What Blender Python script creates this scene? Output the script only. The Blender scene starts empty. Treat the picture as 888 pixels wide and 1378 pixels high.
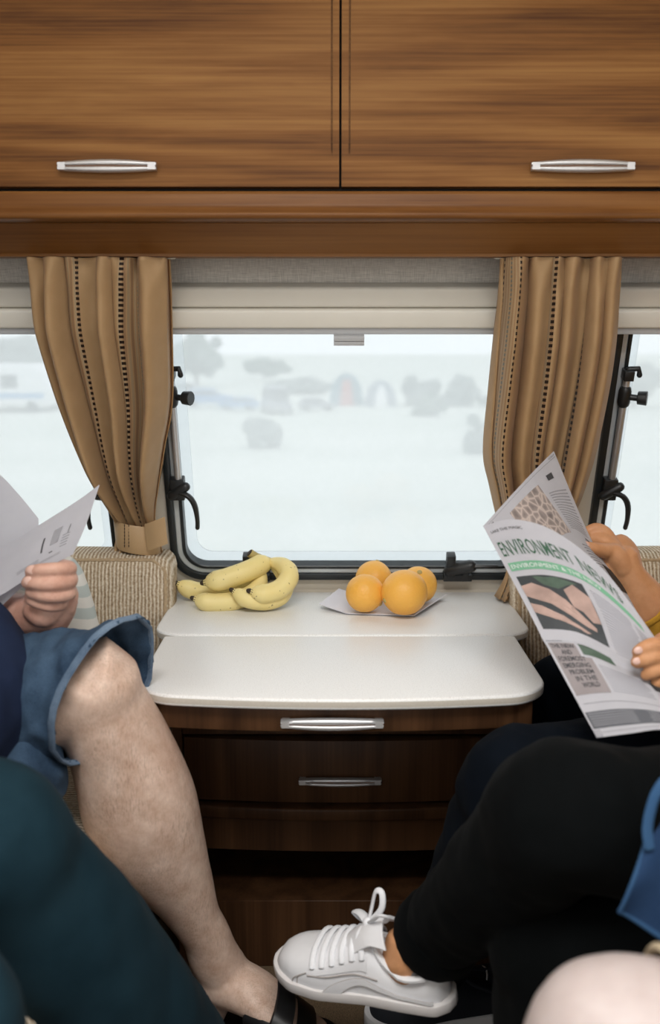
import bpy, bmesh, math, random
from mathutils import Vector, Matrix, noise
random.seed(7)
sc = bpy.context.scene
COL = sc.collection

# ------------------------------------------------------------------ camera
EYE, PITCH, FPX, PCX, PCY = 1.04, math.radians(9.6), 1300.0, 444.0, 689.0
CT, ST = math.cos(PITCH), math.sin(PITCH)
cd = bpy.data.cameras.new('camera'); cam = bpy.data.objects.new('camera', cd); COL.objects.link(cam)
cam.location = (0, 0, EYE); cam.rotation_euler = (math.pi/2 - PITCH, 0, 0)
cd.sensor_fit = 'VERTICAL'; cd.sensor_height = 36.0; cd.lens = 36.0*FPX/1378.0
cd.clip_start = 0.05; cd.clip_end = 2000
cd.dof.use_dof = True; cd.dof.focus_distance = 1.52; cd.dof.aperture_fstop = 3.4
sc.camera = cam
# ------------------------------------------------------------------ world, daylight and added fill lamps
w = bpy.data.worlds.new('overcast_sky'); sc.world = w; w.use_nodes = True
bg = w.node_tree.nodes['Background']; bg.inputs[0].default_value = (0.93, 0.97, 1.0, 1); bg.inputs[1].default_value = 1.04
def area(name, loc, target, sx, sy, power, color):
    d = bpy.data.lights.new(name, 'AREA'); d.shape = 'RECTANGLE'; d.size = sx; d.size_y = sy; d.energy = power; d.color = color
    o = bpy.data.objects.new(name, d); COL.objects.link(o); o.location = loc
    o.rotation_euler = (Vector(target)-Vector(loc)).to_track_quat('-Z', 'Y').to_euler()
    return o
area('roof_fill', (0.0, -0.10, 2.27), (0.0, 0.20, 0.0), 1.0, 0.8, 42.0, (1.0, 0.98, 0.955))  # lamp added above the roof opening to brighten the table
area('daylight_side_left', (-1.06, 0.1, 1.22), (0.5, 1.0, 1.25), 1.4, 0.55, 4.2, (1.0, 0.96, 0.92))
area('daylight_side_right', (1.06, 0.1, 1.22), (-0.5, 1.0, 1.25), 1.4, 0.55, 4.2, (1.0, 0.96, 0.92))
area('rear_fill', (0.0, -1.7, 1.35), (0.0, 1.3, 1.15), 1.6, 0.7, 0.8, (1.0, 0.95, 0.90))  # added frontal fill; no rear window is built
sc.view_settings.view_transform = 'Standard'; sc.view_settings.look = 'None'
sc.view_settings.gamma = 1.0; sc.view_settings.use_curve_mapping = False
sc.view_settings.exposure = 0.30
sc.cycles.use_denoising = True
sc.cycles.max_bounces = 10; sc.cycles.transparent_max_bounces = 16
sc.cycles.sample_clamp_indirect = 4.0

# ------------------------------------------------------------------ helpers
def P(px, py, Y):
    """point of the place at depth Y seen at photo pixel (px, py)"""
    a, b = (px-PCX)/FPX, -(py-PCY)/FPX
    dy = CT + b*ST; dz = -ST + b*CT
    t = Y/dy
    return Vector((a*t, Y, EYE + dz*t))
def PZ(px, py, z):
    a, b = (px-PCX)/FPX, -(py-PCY)/FPX
    dy = CT + b*ST; dz = -ST + b*CT
    t = (z-EYE)/dz
    return Vector((a*t, dy*t, z))
def lerp(a, b, t): return a + (b-a)*t
def interp(tab, x):
    if x <= tab[0][0]: return tab[0][1:]
    for p, q in zip(tab, tab[1:]):
        if x <= q[0]:
            t = (x-p[0])/(q[0]-p[0]); return tuple(lerp(i, j, t) for i, j in zip(p[1:], q[1:]))
    return tab[-1][1:]
def cr(p0, p1, p2, p3, t):
    return 0.5*((2*p1) + (p2-p0)*t + (2*p0-5*p1+4*p2-p3)*t*t + (3*p1-p0-3*p2+p3)*t*t*t)
def smooth_list(L, sub):
    out = []
    for i in range(len(L)-1):
        p0, p1, p2, p3 = L[max(i-1, 0)], L[i], L[i+1], L[min(i+2, len(L)-1)]
        for k in range(sub): out.append(cr(p0, p1, p2, p3, k/sub))
    out.append(L[-1]); return out

class MB:
    def __init__(s): s.v = []; s.f = []; s.m = []; s.uv = None
    def add(s, vs, fs, mi=0):
        o = len(s.v); s.v += [Vector(p) for p in vs]
        for f in fs: s.f.append([i+o for i in f]); s.m.append(mi)
        return s
    def box(s, x0, y0, z0, x1, y1, z1, mi=0, fn=None):
        vs = [(x, y, z) for z in (z0, z1) for y in (y0, y1) for x in (x0, x1)]
        if fn: vs = [fn(*p) for p in vs]
        fs = [(0, 2, 3, 1), (4, 5, 7, 6), (0, 1, 5, 4), (2, 6, 7, 3), (0, 4, 6, 2), (1, 3, 7, 5)]
        return s.add(vs, fs, mi)
    def rings(s, R, cap=True, mi=0, loop=False):
        n = len(R[0]); vs = [p for r in R for p in r]; fs = []
        m = len(R)
        for i in range(m if loop else m-1):
            j = (i+1) % m
            for k in range(n):
                l = (k+1) % n
                fs.append((i*n+k, i*n+l, j*n+l, j*n+k))
        if cap and not loop:
            fs.append(tuple(range(n-1, -1, -1))); fs.append(tuple((m-1)*n+k for k in range(n)))
        return s.add(vs, fs, mi)
    def tube(s, pts, rad, n=12, sub=1, up=None, round_ends=True, mi=0, loop=False, twist=None):
        """round or oval tube along points; rad scalar, list, or list of (a, b) with a along 'up' side"""
        pts = [Vector(p) for p in pts]
        if not isinstance(rad, (list, tuple)): rad = [rad]*len(pts)
        ab = [Vector((r[0], r[1], 0)) if isinstance(r, (list, tuple)) else Vector((r, r, 0)) for r in rad]
        if sub > 1 and not loop: pts = smooth_list(pts, sub); ab = smooth_list(ab, sub)
        N = len(pts); R = []
        T = []
        for i in range(N):
            if loop: t = pts[(i+1) % N]-pts[i-1]
            else: t = pts[min(i+1, N-1)]-pts[max(i-1, 0)]
            T.append(t.normalized() if t.length > 1e-9 else Vector((0, 0, 1)))
        ref = Vector(up) if up is not None else None
        A = None
        for i in range(N):
            t = T[i]
            if ref is not None: a = ref - t*ref.dot(t)
            elif A is None:
                q = Vector((0, 0, 1)) if abs(t.z) < 0.9 else Vector((1, 0, 0)); a = q - t*q.dot(t)
            else: a = A - t*A.dot(t)
            a.normalize(); A = a; b = t.cross(a)
            ra, rb = ab[i].x, ab[i].y
            R.append([pts[i] + a*(ra*math.cos(k*2*math.pi/n)) + b*(rb*math.sin(k*2*math.pi/n)) for k in range(n)])
        if round_ends and not loop:
            def cap(c, ring, d, r):
                out = []
                for th in (0.5, 0.9, 1.25):
                    out.append([c + (p-c)*math.cos(th) + d*(r*math.sin(th)) for p in ring])
                return out
            r0, r1 = min(ab[0].x, ab[0].y), min(ab[-1].x, ab[-1].y)
            R = cap(pts[0], R[0], -T[0], r0)[::-1] + R + cap(pts[-1], R[-1], T[-1], r1)
        return s.rings(R, True, mi, loop)
    def prism(s, poly, fn, h0, h1, mi=0):
        n = len(poly)
        vs = [fn(a, b, h0) for a, b in poly] + [fn(a, b, h1) for a, b in poly]
        fs = [tuple(range(n-1, -1, -1)), tuple(range(n, 2*n))]
        for i in range(n): j = (i+1) % n; fs.append((i, j, n+j, n+i))
        return s.add(vs, fs, mi)
    def ringprism(s, outer, inner, fn, h0, h1, mi=0):
        n = len(outer)
        vs = [fn(a, b, h0) for a, b in outer]+[fn(a, b, h0) for a, b in inner]+[fn(a, b, h1) for a, b in outer]+[fn(a, b, h1) for a, b in inner]
        fs = []
        for i in range(n):
            j = (i+1) % n
            fs += [(i, n+i, n+j, j), (2*n+i, 2*n+j, 3*n+j, 3*n+i), (i, j, 2*n+j, 2*n+i), (n+i, 3*n+i, 3*n+j, n+j)]
        return s.add(vs, fs, mi)
    def grid(s, fn, nu, nv, mi=0, thick=0.0):
        vs = [Vector(fn(u/nu, v/nv)) for v in range(nv+1) for u in range(nu+1)]
        W = nu+1
        fs = [(v*W+u, v*W+u+1, (v+1)*W+u+1, (v+1)*W+u) for v in range(nv) for u in range(nu)]
        if thick:
            nrm = []
            for v in range(nv+1):
                for u in range(nu+1):
                    du = vs[v*W+min(u+1, nu)]-vs[v*W+max(u-1, 0)]; dv = vs[min(v+1, nv)*W+u]-vs[max(v-1, 0)*W+u]
                    n = du.cross(dv); n.normalize(); nrm.append(n)
            K = len(vs)
            v2 = [p - n*thick for p, n in zip(vs, nrm)]
            f2 = [tuple(i+K for i in reversed(f)) for f in fs]
            rim = [u for u in range(W)] + [v*W+nu for v in range(1, nv+1)] + [nv*W+u for u in range(nu-1, -1, -1)] + [v*W for v in range(nv-1, 0, -1)]
            f3 = [(rim[(i+1) % len(rim)], rim[i], rim[i]+K, rim[(i+1) % len(rim)]+K) for i in range(len(rim))]
            return s.add(vs+v2, fs+f2+f3, mi)
        return s.add(vs, fs, mi)
    def ball(s, c, r, nu=16, nv=10, mi=0, rot=None):
        c = Vector(c); r = Vector((r, r, r)) if not isinstance(r, (list, tuple, Vector)) else Vector(r)
        vs = []; fs = []
        def pt(x, y, z):
            p = Vector((x*r.x, y*r.y, z*r.z))
            if rot is not None: p = rot @ p
            return c+p
        vs.append(pt(0, 0, -1))
        for j in range(1, nv):
            th = math.pi*j/nv
            for i in range(nu):
                a = 2*math.pi*i/nu; vs.append(pt(math.sin(th)*math.cos(a), math.sin(th)*math.sin(a), -math.cos(th)))
        vs.append(pt(0, 0, 1)); L = len(vs)-1
        for i in range(nu):
            k = (i+1) % nu
            fs.append((0, 1+k, 1+i)); fs.append((L, L-nu+i, L-nu+k))
            for j in range(nv-2): fs.append((1+j*nu+i, 1+j*nu+k, 1+(j+1)*nu+k, 1+(j+1)*nu+i))
        return s.add(vs, fs, mi)
    def mesh(s, name, bevel=0, seg=2, smooth=True, angle=40):
        me = bpy.data.meshes.new(name); me.from_pydata([tuple(p) for p in s.v], [], s.f)
        me.polygons.foreach_set('material_index', s.m)
        bm = bmesh.new(); bm.from_mesh(me)
        bmesh.ops.recalc_face_normals(bm, faces=bm.faces[:])
        if bevel:
            es = [e for e in bm.edges if len(e.link_faces) == 2 and e.calc_face_angle(0) > 0.6]
            bmesh.ops.bevel(bm, geom=es, offset=bevel, segments=seg, profile=0.5, affect='EDGES', clamp_overlap=True)
        bm.to_mesh(me); bm.free()
        if smooth:
            me.polygons.foreach_set('use_smooth', [True]*len(me.polygons)); me.set_sharp_from_angle(angle=math.radians(angle))
        me.update(); return me
    def build(s, name, mats, parent=None, **k):
        return link(name, s.mesh(name, **k), mats, parent)

def link(name, me, mats, parent=None):
    o = bpy.data.objects.new(name, me); COL.objects.link(o)
    for m in (mats if isinstance(mats, (list, tuple)) else [mats]): me.materials.append(m)
    if parent is not None: setpar(o, parent)
    return o
def setpar(o, parent):
    o.parent = parent
    p = parent; off = Vector((0, 0, 0))
    while p is not None: off += p.location; p = p.parent
    o.location = -off      # geometry is written in room coordinates
def tag(o, label, cat, group=None):
    o['label'] = label; o['category'] = cat
    if group: o['group'] = group
    return o
def thing(name, label, cat, loc=(0, 0, 0), group=None):
    o = bpy.data.objects.new(name, None); COL.objects.link(o); o.location = loc; o.empty_display_size = 0.05
    return tag(o, label, cat, group)
def struct(o): o['kind'] = 'structure'; return o
def remesh(mb, name, voxel, smooth=2, fac=0.5):
    me = mb.mesh(name+'_src', smooth=False)
    o = bpy.data.objects.new(name+'_tmp', me); COL.objects.link(o)
    r = o.modifiers.new('r', 'REMESH'); r.mode = 'VOXEL'; r.voxel_size = voxel; r.use_smooth_shade = True
    if smooth:
        q = o.modifiers.new('s', 'SMOOTH'); q.iterations = smooth; q.factor = fac
    dg = bpy.context.evaluated_depsgraph_get(); dg.update()
    out = bpy.data.meshes.new_from_object(o.evaluated_get(dg), depsgraph=dg); out.name = name
    bpy.data.objects.remove(o); bpy.data.meshes.remove(me)
    out.materials.clear()
    out.polygons.foreach_set('use_smooth', [True]*len(out.polygons))
    return out
def wrinkle(me, amp, scale, stretch=(1, 1, 1), seed=0.0, fold=0.0):
    S = Vector(stretch)
    vs = me.vertices; nr = [v.normal.copy() for v in vs]
    for v, n in zip(vs, nr):
        q = Vector((v.co.x*S.x, v.co.y*S.y, v.co.z*S.z))*scale + Vector((seed, seed*1.7, -seed))
        d = noise.noise(q) + 0.5*noise.noise(q*2.1)
        if fold: d += fold*(1-2*abs(noise.noise(q*0.7+Vector((5, 3, 1)))))
        v.co += n*(d*amp)
    me.update()
def join_meshes(name, meshes):
    vs, fs, o = [], [], 0
    for m in meshes:
        vs += [tuple(v.co) for v in m.vertices]; fs += [[i+o for i in p.vertices] for p in m.polygons]; o = len(vs)
    me = bpy.data.meshes.new(name); me.from_pydata(vs, [], fs)
    me.polygons.foreach_set('use_smooth', [True]*len(me.polygons)); me.update(); return me
def rrect(x0, y0, x1, y1, r, n=8):
    rs = r if isinstance(r, (list, tuple)) else (r, r, r, r)       # bl, br, tr, tl
    out = []
    for (cx, cy, rr, a0) in ((x0, y0, rs[0], 180), (x1, y0, rs[1], 270), (x1, y1, rs[2], 0), (x0, y1, rs[3], 90)):
        ox = cx + (rr if cx == x0 else -rr); oy = cy + (rr if cy == y0 else -rr)
        for k in range(n+1):
            a = math.radians(a0+90*k/n); out.append((ox+rr*math.cos(a), oy+rr*math.sin(a)))
    return out

# ------------------------------------------------------------------ materials
class NT:
    def __init__(s, name):
        s.mat = bpy.data.materials.new(name); s.mat.use_nodes = True
        s.t = s.mat.node_tree; s.n = s.t.nodes; s.l = s.t.links
        s.b = s.n['Principled BSDF']; s.out = s.n['Material Output']
    def node(s, ty, **k):
        n = s.n.new(ty)
        for a, b in k.items(): setattr(n, a, b)
        return n
    def put(s, sock, v):
        if isinstance(v, bpy.types.NodeSocket): s.l.new(v, sock)
        elif isinstance(v, (tuple, list)) and len(v) == 3 and sock.type == 'RGBA': sock.default_value = (*v, 1)
        else: sock.default_value = v
    def m(s, op, a, b=0.0, c=0.0):
        n = s.node('ShaderNodeMath', operation=op)
        for i, x in enumerate((a, b, c)): s.put(n.inputs[i], x)
        return n.outputs[0]
    def coords(s, kind='Object', scale=(1, 1, 1), loc=(0, 0, 0), rot=(0, 0, 0)):
        tc = s.node('ShaderNodeTexCoord'); mp = s.node('ShaderNodeMapping')
        mp.inputs['Scale'].default_value = scale; mp.inputs['Location'].default_value = loc; mp.inputs['Rotation'].default_value = rot
        s.l.new(tc.outputs[kind], mp.inputs[0]); return mp.outputs[0]
    def noise(s, vec, scale, detail=3, rough=0.5, dist=0.0):
        n = s.node('ShaderNodeTexNoise'); s.l.new(vec, n.inputs['Vector'])
        n.inputs['Scale'].default_value = scale; n.inputs['Detail'].default_value = detail
        n.inputs['Roughness'].default_value = rough; n.inputs['Distortion'].default_value = dist
        return n.outputs['Fac']
    def ramp(s, fac, stops):
        n = s.node('ShaderNodeValToRGB'); e = n.color_ramp.elements
        while len(e) < len(stops): e.new(0.5)
        for i, (p, c) in enumerate(stops):
            e[i].position = p; e[i].color = (*c, 1) if isinstance(c, (tuple, list)) else (c, c, c, 1)
        s.put(n.inputs[0], fac); return n.outputs[0]
    def mix(s, fac, a, b, mode='MIX'):
        n = s.node('ShaderNodeMix', data_type='RGBA', blend_type=mode)
        s.put(n.inputs[0], fac); s.put(n.inputs[6], a); s.put(n.inputs[7], b); return n.outputs[2]
    def bump(s, h, strength=0.3, dist=0.002):
        n = s.node('ShaderNodeBump'); n.inputs['Strength'].default_value = strength; n.inputs['Distance'].default_value = dist
        s.put(n.inputs['Height'], h); s.l.new(n.outputs[0], s.b.inputs['Normal'])
    def set(s, color=None, rough=None, **k):
        if color is not None: s.put(s.b.inputs['Base Color'], color)
        if rough is not None: s.put(s.b.inputs['Roughness'], rough)
        for a, b in k.items(): s.put(s.b.inputs[a.replace('_', ' ')], b)
        return s.mat
def plain(name, color, rough=0.5, var=0.06, scale=30, **k):
    s = NT(name); v = s.coords()
    n = s.noise(v, scale, 4)
    c = s.mix(n, tuple(x*(1-var) for x in color), tuple(min(1, x*(1+var)) for x in color))
    return s.set(c, rough, **k)
def wood(name, dark, mid, light, axis='x', rough=0.38, seed=0.0, contrast=1.0):
    s = NT(name)
    sc1 = {'x': (0.10, 1, 1), 'z': (1, 1, 0.10), 'y': (1, 0.10, 1)}[axis]
    sc2 = {'x': (3, 200, 230), 'z': (230, 200, 3), 'y': (200, 3, 230)}[axis]
    v = s.coords(scale=sc1, loc=(seed, seed*0.7, seed*0.3))
    big = s.noise(v, 6.0, 2, 0.4, 0.25)
    bands = s.m('MULTIPLY_ADD', s.m('SINE', s.m('MULTIPLY', big, 46.0)), 0.5, 0.5)
    mid_n = s.noise(v, 42.0, 4, 0.6, 0.3)
    f = s.m('ADD', s.m('MULTIPLY', bands, 0.34*contrast), s.m('MULTIPLY', mid_n, 0.62))
    fine = s.noise(s.coords(scale=sc2), 1.0, 2, 0.5)
    f = s.m('ADD', f, s.m('MULTIPLY', s.m('SUBTRACT', fine, 0.5), 0.62))
    c = s.ramp(f, [(0.08, dark), (0.45, mid), (0.86, light)])
    s.bump(fine, 0.08, 0.0006)
    return s.set(c, rough+.06, Specular_IOR_Level=0.18)
M = {}
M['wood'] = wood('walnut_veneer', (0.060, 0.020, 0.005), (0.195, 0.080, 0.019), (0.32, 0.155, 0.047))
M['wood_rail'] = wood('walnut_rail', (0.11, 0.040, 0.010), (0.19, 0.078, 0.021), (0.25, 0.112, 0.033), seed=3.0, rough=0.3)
M['wood_shaded'] = wood('walnut_veneer_shaded', (0.034, 0.015, 0.007), (0.062, 0.028, 0.0125), (0.092, 0.043, 0.019), axis='z', seed=1.3)  # same walnut as the locker, its shade put into a darker veneer
M['laminate'] = None
def laminate():
    s = NT('speckled_laminate'); v = s.coords()
    n = s.noise(v, 700, 2, 0.6); b = s.noise(v, 9, 3)
    c = s.ramp(n, [(0.30, (0.54, 0.53, 0.51)), (0.42, (0.77, 0.77, 0.76)), (0.62, (0.83, 0.83, 0.82)), (0.72, (0.92, 0.92, 0.91))])
    return s.set(s.mix(s.m('MULTIPLY', b, 0.2), c, (0.76, 0.76, 0.75)), 0.34)
M['laminate'] = laminate()
M['laminate_edge'] = plain('laminate_edge', (0.50, 0.46, 0.40), 0.5, 0.15, 500)
M['silver'] = plain('satin_silver', (0.60, 0.60, 0.61), 0.40, 0.03, 60, Metallic=0.75)
M['slot'] = plain('handle_slot_reflection', (0.16, 0.075, 0.035), 0.45)  # brown stands for wood reflected in the notch, put into its colour
M['gap'] = plain('gap_shade', (0.012, 0.009, 0.007), 0.8)  # near-black stands for shade inside door gaps and eyelet holes
M['cream'] = plain('cream_wall_board', (0.72, 0.66, 0.56), 0.55, 0.03, 20)
M['blind'] = plain('ivory_blind_plastic', (0.74, 0.71, 0.63), 0.45, 0.03, 25)
M['blind_rail'] = plain('grey_blind_rail', (0.48, 0.49, 0.50), 0.4, 0.03, 25)
M['rubber'] = plain('black_rubber', (0.016, 0.02, 0.022), 0.35, 0.1, 50)
M['black'] = plain('black_plastic', (0.014, 0.015, 0.016), 0.4, 0.1, 60)
M['alloy'] = plain('pale_window_alloy', (0.62, 0.66, 0.68), 0.3, 0.03, 40, Metallic=0.3)
def linen():
    s = NT('grey_linen_panel')
    a = s.noise(s.coords(scale=(60, 60, 900)), 1.0, 2); b = s.noise(s.coords(scale=(900, 60, 60)), 1.0, 2)
    f = s.m('MULTIPLY', s.m('ADD', a, b), 0.5)
    s.bump(f, 0.15, 0.001)
    return s.set(s.ramp(f, [(0.35, (0.40, 0.37, 0.33)), (0.65, (0.62, 0.58, 0.52))]), 0.8)
M['linen'] = linen()
def cord(name, dark, mid, light, axis, pitch=0.0062):
    s = NT(name)
    v = s.coords(); sx = s.node('ShaderNodeSeparateXYZ'); s.l.new(v, sx.inputs[0])
    q = s.m('MULTIPLY', sx.outputs['XYZ'.index(axis)], 2*math.pi/pitch)
    wob = s.m('MULTIPLY', s.noise(v, 40, 3), 4.0)
    rib = s.m('MULTIPLY_ADD', s.m('SINE', s.m('ADD', q, wob)), 0.5, 0.5)
    fl = s.noise(s.coords(scale=(1, 1, 1)), 260, 3, 0.65)
    f = s.m('ADD', s.m('MULTIPLY', rib, 0.34), s.m('MULTIPLY', fl, 0.80))
    s.bump(s.m('ADD', rib, s.m('MULTIPLY', fl, 0.6)), 0.7, 0.0022)
    return s.set(s.ramp(f, [(0.2, dark), (0.5, mid), (0.8, light)]), 0.9, Specular_IOR_Level=0.1)
M['cord_x'] = cord('beige_chenille_rib', (0.17, 0.105, 0.055), (0.44, 0.34, 0.23), (0.74, 0.66, 0.54), 'X')
M['cord_y'] = cord('beige_chenille_rib_side', (0.15, 0.09, 0.045), (0.48, 0.38, 0.27), (0.74, 0.66, 0.54), 'Y')
M['piping'] = plain('tan_rope_piping', (0.42, 0.31, 0.19), 0.8, 0.3, 250)
def carpet():
    s = NT('brown_carpet'); v = s.coords()
    f = s.noise(v, 420, 3, 0.7); s.bump(f, 0.8, 0.004)
    return s.set(s.ramp(f, [(0.3, (0.06, 0.038, 0.02)), (0.7, (0.21, 0.14, 0.075))]), 0.95)
M['carpet'] = carpet()
def curtain_mat():
    s = NT('beige_satin_curtain')
    uv = s.node('ShaderNodeUVMap'); sx = s.node('ShaderNodeSeparateXYZ'); s.l.new(uv.outputs[0], sx.inputs[0])
    u = s.m('FRACT', sx.outputs[0]); v = sx.outputs[1]
    def line(c, hw): return s.m('LESS_THAN', s.m('ABSOLUTE', s.m('SUBTRACT', u, c)), hw)
    def dash(k, duty, ph=0.0): return s.m('LESS_THAN', s.m('FRACT', s.m('ADD', s.m('MULTIPLY', v, k), ph)), duty)
    cl = s.noise(s.coords(), 35, 3)
    base = s.mix(cl, (0.60, 0.40, 0.205), (0.70, 0.49, 0.27))
    band = s.m('MULTIPLY', s.m('GREATER_THAN', u, 0.20), s.m('LESS_THAN', u, 0.46))
    stripe = s.m('MULTIPLY', band, s.m('GREATER_THAN', s.m('SINE', s.m('MULTIPLY', u, 170.0)), 0.35))
    c = s.mix(s.m('MULTIPLY', stripe, 0.55), base, (0.34, 0.18, 0.10))
    c = s.mix(s.m('MULTIPLY', s.m('MULTIPLY', band, s.m('LESS_THAN', s.m('SINE', s.m('MULTIPLY', u, 170.0)), -0.6)), 0.6), c, (0.52, 0.42, 0.28))
    c = s.mix(s.m('MULTIPLY', line(0.34, 0.009), dash(75, 0.6)), c, (0.24, 0.24, 0.20))
    c = s.mix(s.m('MULTIPLY', line(0.22, 0.010), dash(58, 0.55)), c, (0.03, 0.014, 0.008))
    c = s.mix(s.m('MULTIPLY', line(0.45, 0.010), dash(58, 0.55, 0.3)), c, (0.03, 0.014, 0.008))
    wv = s.noise(s.coords(scale=(1, 1, 1)), 500, 2)
    s.bump(wv, 0.06, 0.001)
    m = s.set(c, 0.5, Specular_IOR_Level=0.3, Sheen_Weight=0.15)
    tr = s.node('ShaderNodeBsdfTranslucent'); s.l.new(c, tr.inputs[0])
    mx = s.node('ShaderNodeMixShader'); mx.inputs[0].default_value = 0.48
    s.l.new(s.b.outputs[0], mx.inputs[1]); s.l.new(tr.outputs[0], mx.inputs[2]); s.l.new(mx.outputs[0], s.out.inputs[0])
    return m
M['curtain'] = curtain_mat()
M['tieback'] = plain('tan_satin_tieback', (0.44, 0.29, 0.15), 0.5, 0.1, 30)
M['stitch'] = plain('dark_stitching', (0.05, 0.03, 0.02), 0.8)
def pane_mat(name, k, tint):
    s = NT(name)
    tp = s.node('ShaderNodeBsdfTransparent'); tp.inputs[0].default_value = (0.98, 0.99, 1.0, 1)
    tl = s.node('ShaderNodeBsdfTranslucent'); tl.inputs[0].default_value = (*tint, 1)
    gl = s.node('ShaderNodeBsdfGlossy'); gl.inputs['Roughness'].default_value = 0.03
    n = s.noise(s.coords(), 14, 5, 0.6)
    f = s.m('MULTIPLY_ADD', n, 0.10, k-0.05)
    m1 = s.node('ShaderNodeMixShader'); s.l.new(f, m1.inputs[0]); s.l.new(tp.outputs[0], m1.inputs[1]); s.l.new(tl.outputs[0], m1.inputs[2])
    m2 = s.node('ShaderNodeMixShader'); m2.inputs[0].default_value = 0.03
    s.l.new(m1.outputs[0], m2.inputs[1]); s.l.new(gl.outputs[0], m2.inputs[2]); s.l.new(m2.outputs[0], s.out.inputs[0])
    return s.mat
M['pane'] = pane_mat('acrylic_pane_glare_veil', 0.46, (0.95, 0.97, 0.98))  # haze of the overexposed field put into the pane as translucent scatter
M['pane_rim'] = pane_mat('bonded_pane_edge', 0.35, (0.90, 0.92, 0.93))
def skin(name, a, b, hair=0.0, red=(0.6, 0.25, 0.18)):
    s = NT(name); v = s.coords()
    n = s.noise(v, 38, 6, 0.7); c = s.mix(s.ramp(n, [(0.32, 0.0), (0.68, 1.0)]), a, b)
    n2 = s.noise(v, 9, 3); c = s.mix(s.m('MULTIPLY', s.ramp(n2, [(0.5, 0.0), (0.75, 1.0)]), 0.35), c, red)
    if hair:
        h = s.noise(s.coords(scale=(620, 620, 95), rot=(0, 0.3, 0)), 1.0, 3, 0.7)
        hm = s.noise(v, 14, 3)
        f = s.m('MULTIPLY', s.ramp(h, [(0.48, 0.0), (0.66, 1.0)]), s.ramp(hm, [(0.35, 0.15), (0.65, 1.0)]))
        c = s.mix(s.m('MULTIPLY', f, hair), c, (0.16, 0.085, 0.05))
    s.bump(s.noise(v, 240, 3), 0.12, 0.001)
    return s.set(c, 0.5, Subsurface_Weight=0.08, Subsurface_Radius=(0.01, 0.004, 0.002), Specular_IOR_Level=0.3)
M['skin_man'] = skin('pale_skin_with_leg_hair', (0.54, 0.36, 0.27), (0.76, 0.58, 0.48), 0.42, (0.56, 0.34, 0.25))
M['skin_hand'] = skin('rosy_skin', (0.50, 0.27, 0.20), (0.66, 0.41, 0.32), 0.0, (0.48, 0.17, 0.13))
M['skin_tan'] = skin('tanned_skin', (0.50, 0.24, 0.11), (0.60, 0.31, 0.16), 0.0, (0.52, 0.22, 0.13))
M['skin_pale'] = skin('very_pale_skin', (0.40, 0.335, 0.32), (0.45, 0.385, 0.37), 0.0, (0.43, 0.33, 0.315))
M['nail'] = plain('finger_nail', (0.62, 0.40, 0.33), 0.25, 0.05)
def cloth(name, a, b, rough=0.85, weave=700, bs=0.25, seams=None):
    s = NT(name); v = s.coords()
    big = s.noise(v, 11, 4, 0.6); fine = s.noise(v, weave, 2, 0.6)
    f = s.m('ADD', s.m('MULTIPLY', big, 0.75), s.m('MULTIPLY', fine, 0.3))
    s.bump(fine, bs, 0.0012)
    return s.set(s.ramp(f, [(0.32, a), (0.72, b)]), rough, Specular_IOR_Level=0.05, Sheen_Weight=0.01)
M['denim'] = cloth('worn_blue_denim', (0.010, 0.022, 0.046), (0.070, 0.118, 0.185))
M['denim_hem'] = cloth('faded_denim_hem', (0.05, 0.08, 0.13), (0.19, 0.26, 0.35))
M['navy'] = cloth('navy_jersey', (0.010, 0.016, 0.040), (0.022, 0.034, 0.075))
M['teal'] = cloth('dark_teal_twill', (0.0055, 0.017, 0.025), (0.0125, 0.033, 0.046))
M['black_cloth'] = cloth('black_denim', (0.0012, 0.0016, 0.0018), (0.0030, 0.0038, 0.0042))
M['navy_jean'] = cloth('blue_black_jean', (0.0018, 0.003, 0.0055), (0.004, 0.0065, 0.011))
M['mustard'] = cloth('mustard_knit', (0.42, 0.21, 0.02), (0.58, 0.32, 0.05), weave=400)
M['chambray'] = cloth('blue_chambray', (0.009, 0.023, 0.060), (0.020, 0.044, 0.098))
M['chambray_hem'] = cloth('blue_chambray_hem', (0.022, 0.060, 0.135), (0.038, 0.09, 0.18))
M['khaki'] = cloth('tan_khaki', (0.46, 0.38, 0.26), (0.58, 0.49, 0.35))
M['white_shirt'] = cloth('off_white_shirt', (0.6, 0.58, 0.54), (0.72, 0.70, 0.66))
M['hair_brown'] = cloth('brown_hair', (0.03, 0.018, 0.01), (0.09, 0.05, 0.025), weave=300)
M['hair_grey'] = cloth('grey_hair', (0.16, 0.15, 0.14), (0.4, 0.38, 0.36), weave=300)
M['eye'] = plain('eye_white', (0.75, 0.72, 0.7), 0.2)
M['shoe_white'] = plain('white_leather', (0.80, 0.80, 0.82), 0.38, 0.03, 80)
M['shoe_sole'] = plain('white_rubber_sole', (0.70, 0.67, 0.66), 0.5, 0.05, 80)
M['lace'] = plain('white_lace', (0.82, 0.83, 0.86), 0.8, 0.06, 500)
M['lining'] = plain('grey_shoe_lining', (0.25, 0.24, 0.24), 0.9, 0.1, 200)
M['seam'] = plain('grey_seam_thread', (0.42, 0.38, 0.36), 0.8)
M['canvas_black'] = plain('black_canvas', (0.010, 0.013, 0.02), 0.8, 0.2, 300)
M['strap'] = plain('black_leather_strap', (0.012, 0.012, 0.013), 0.38, 0.2, 120)
M['paper'] = None
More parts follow.
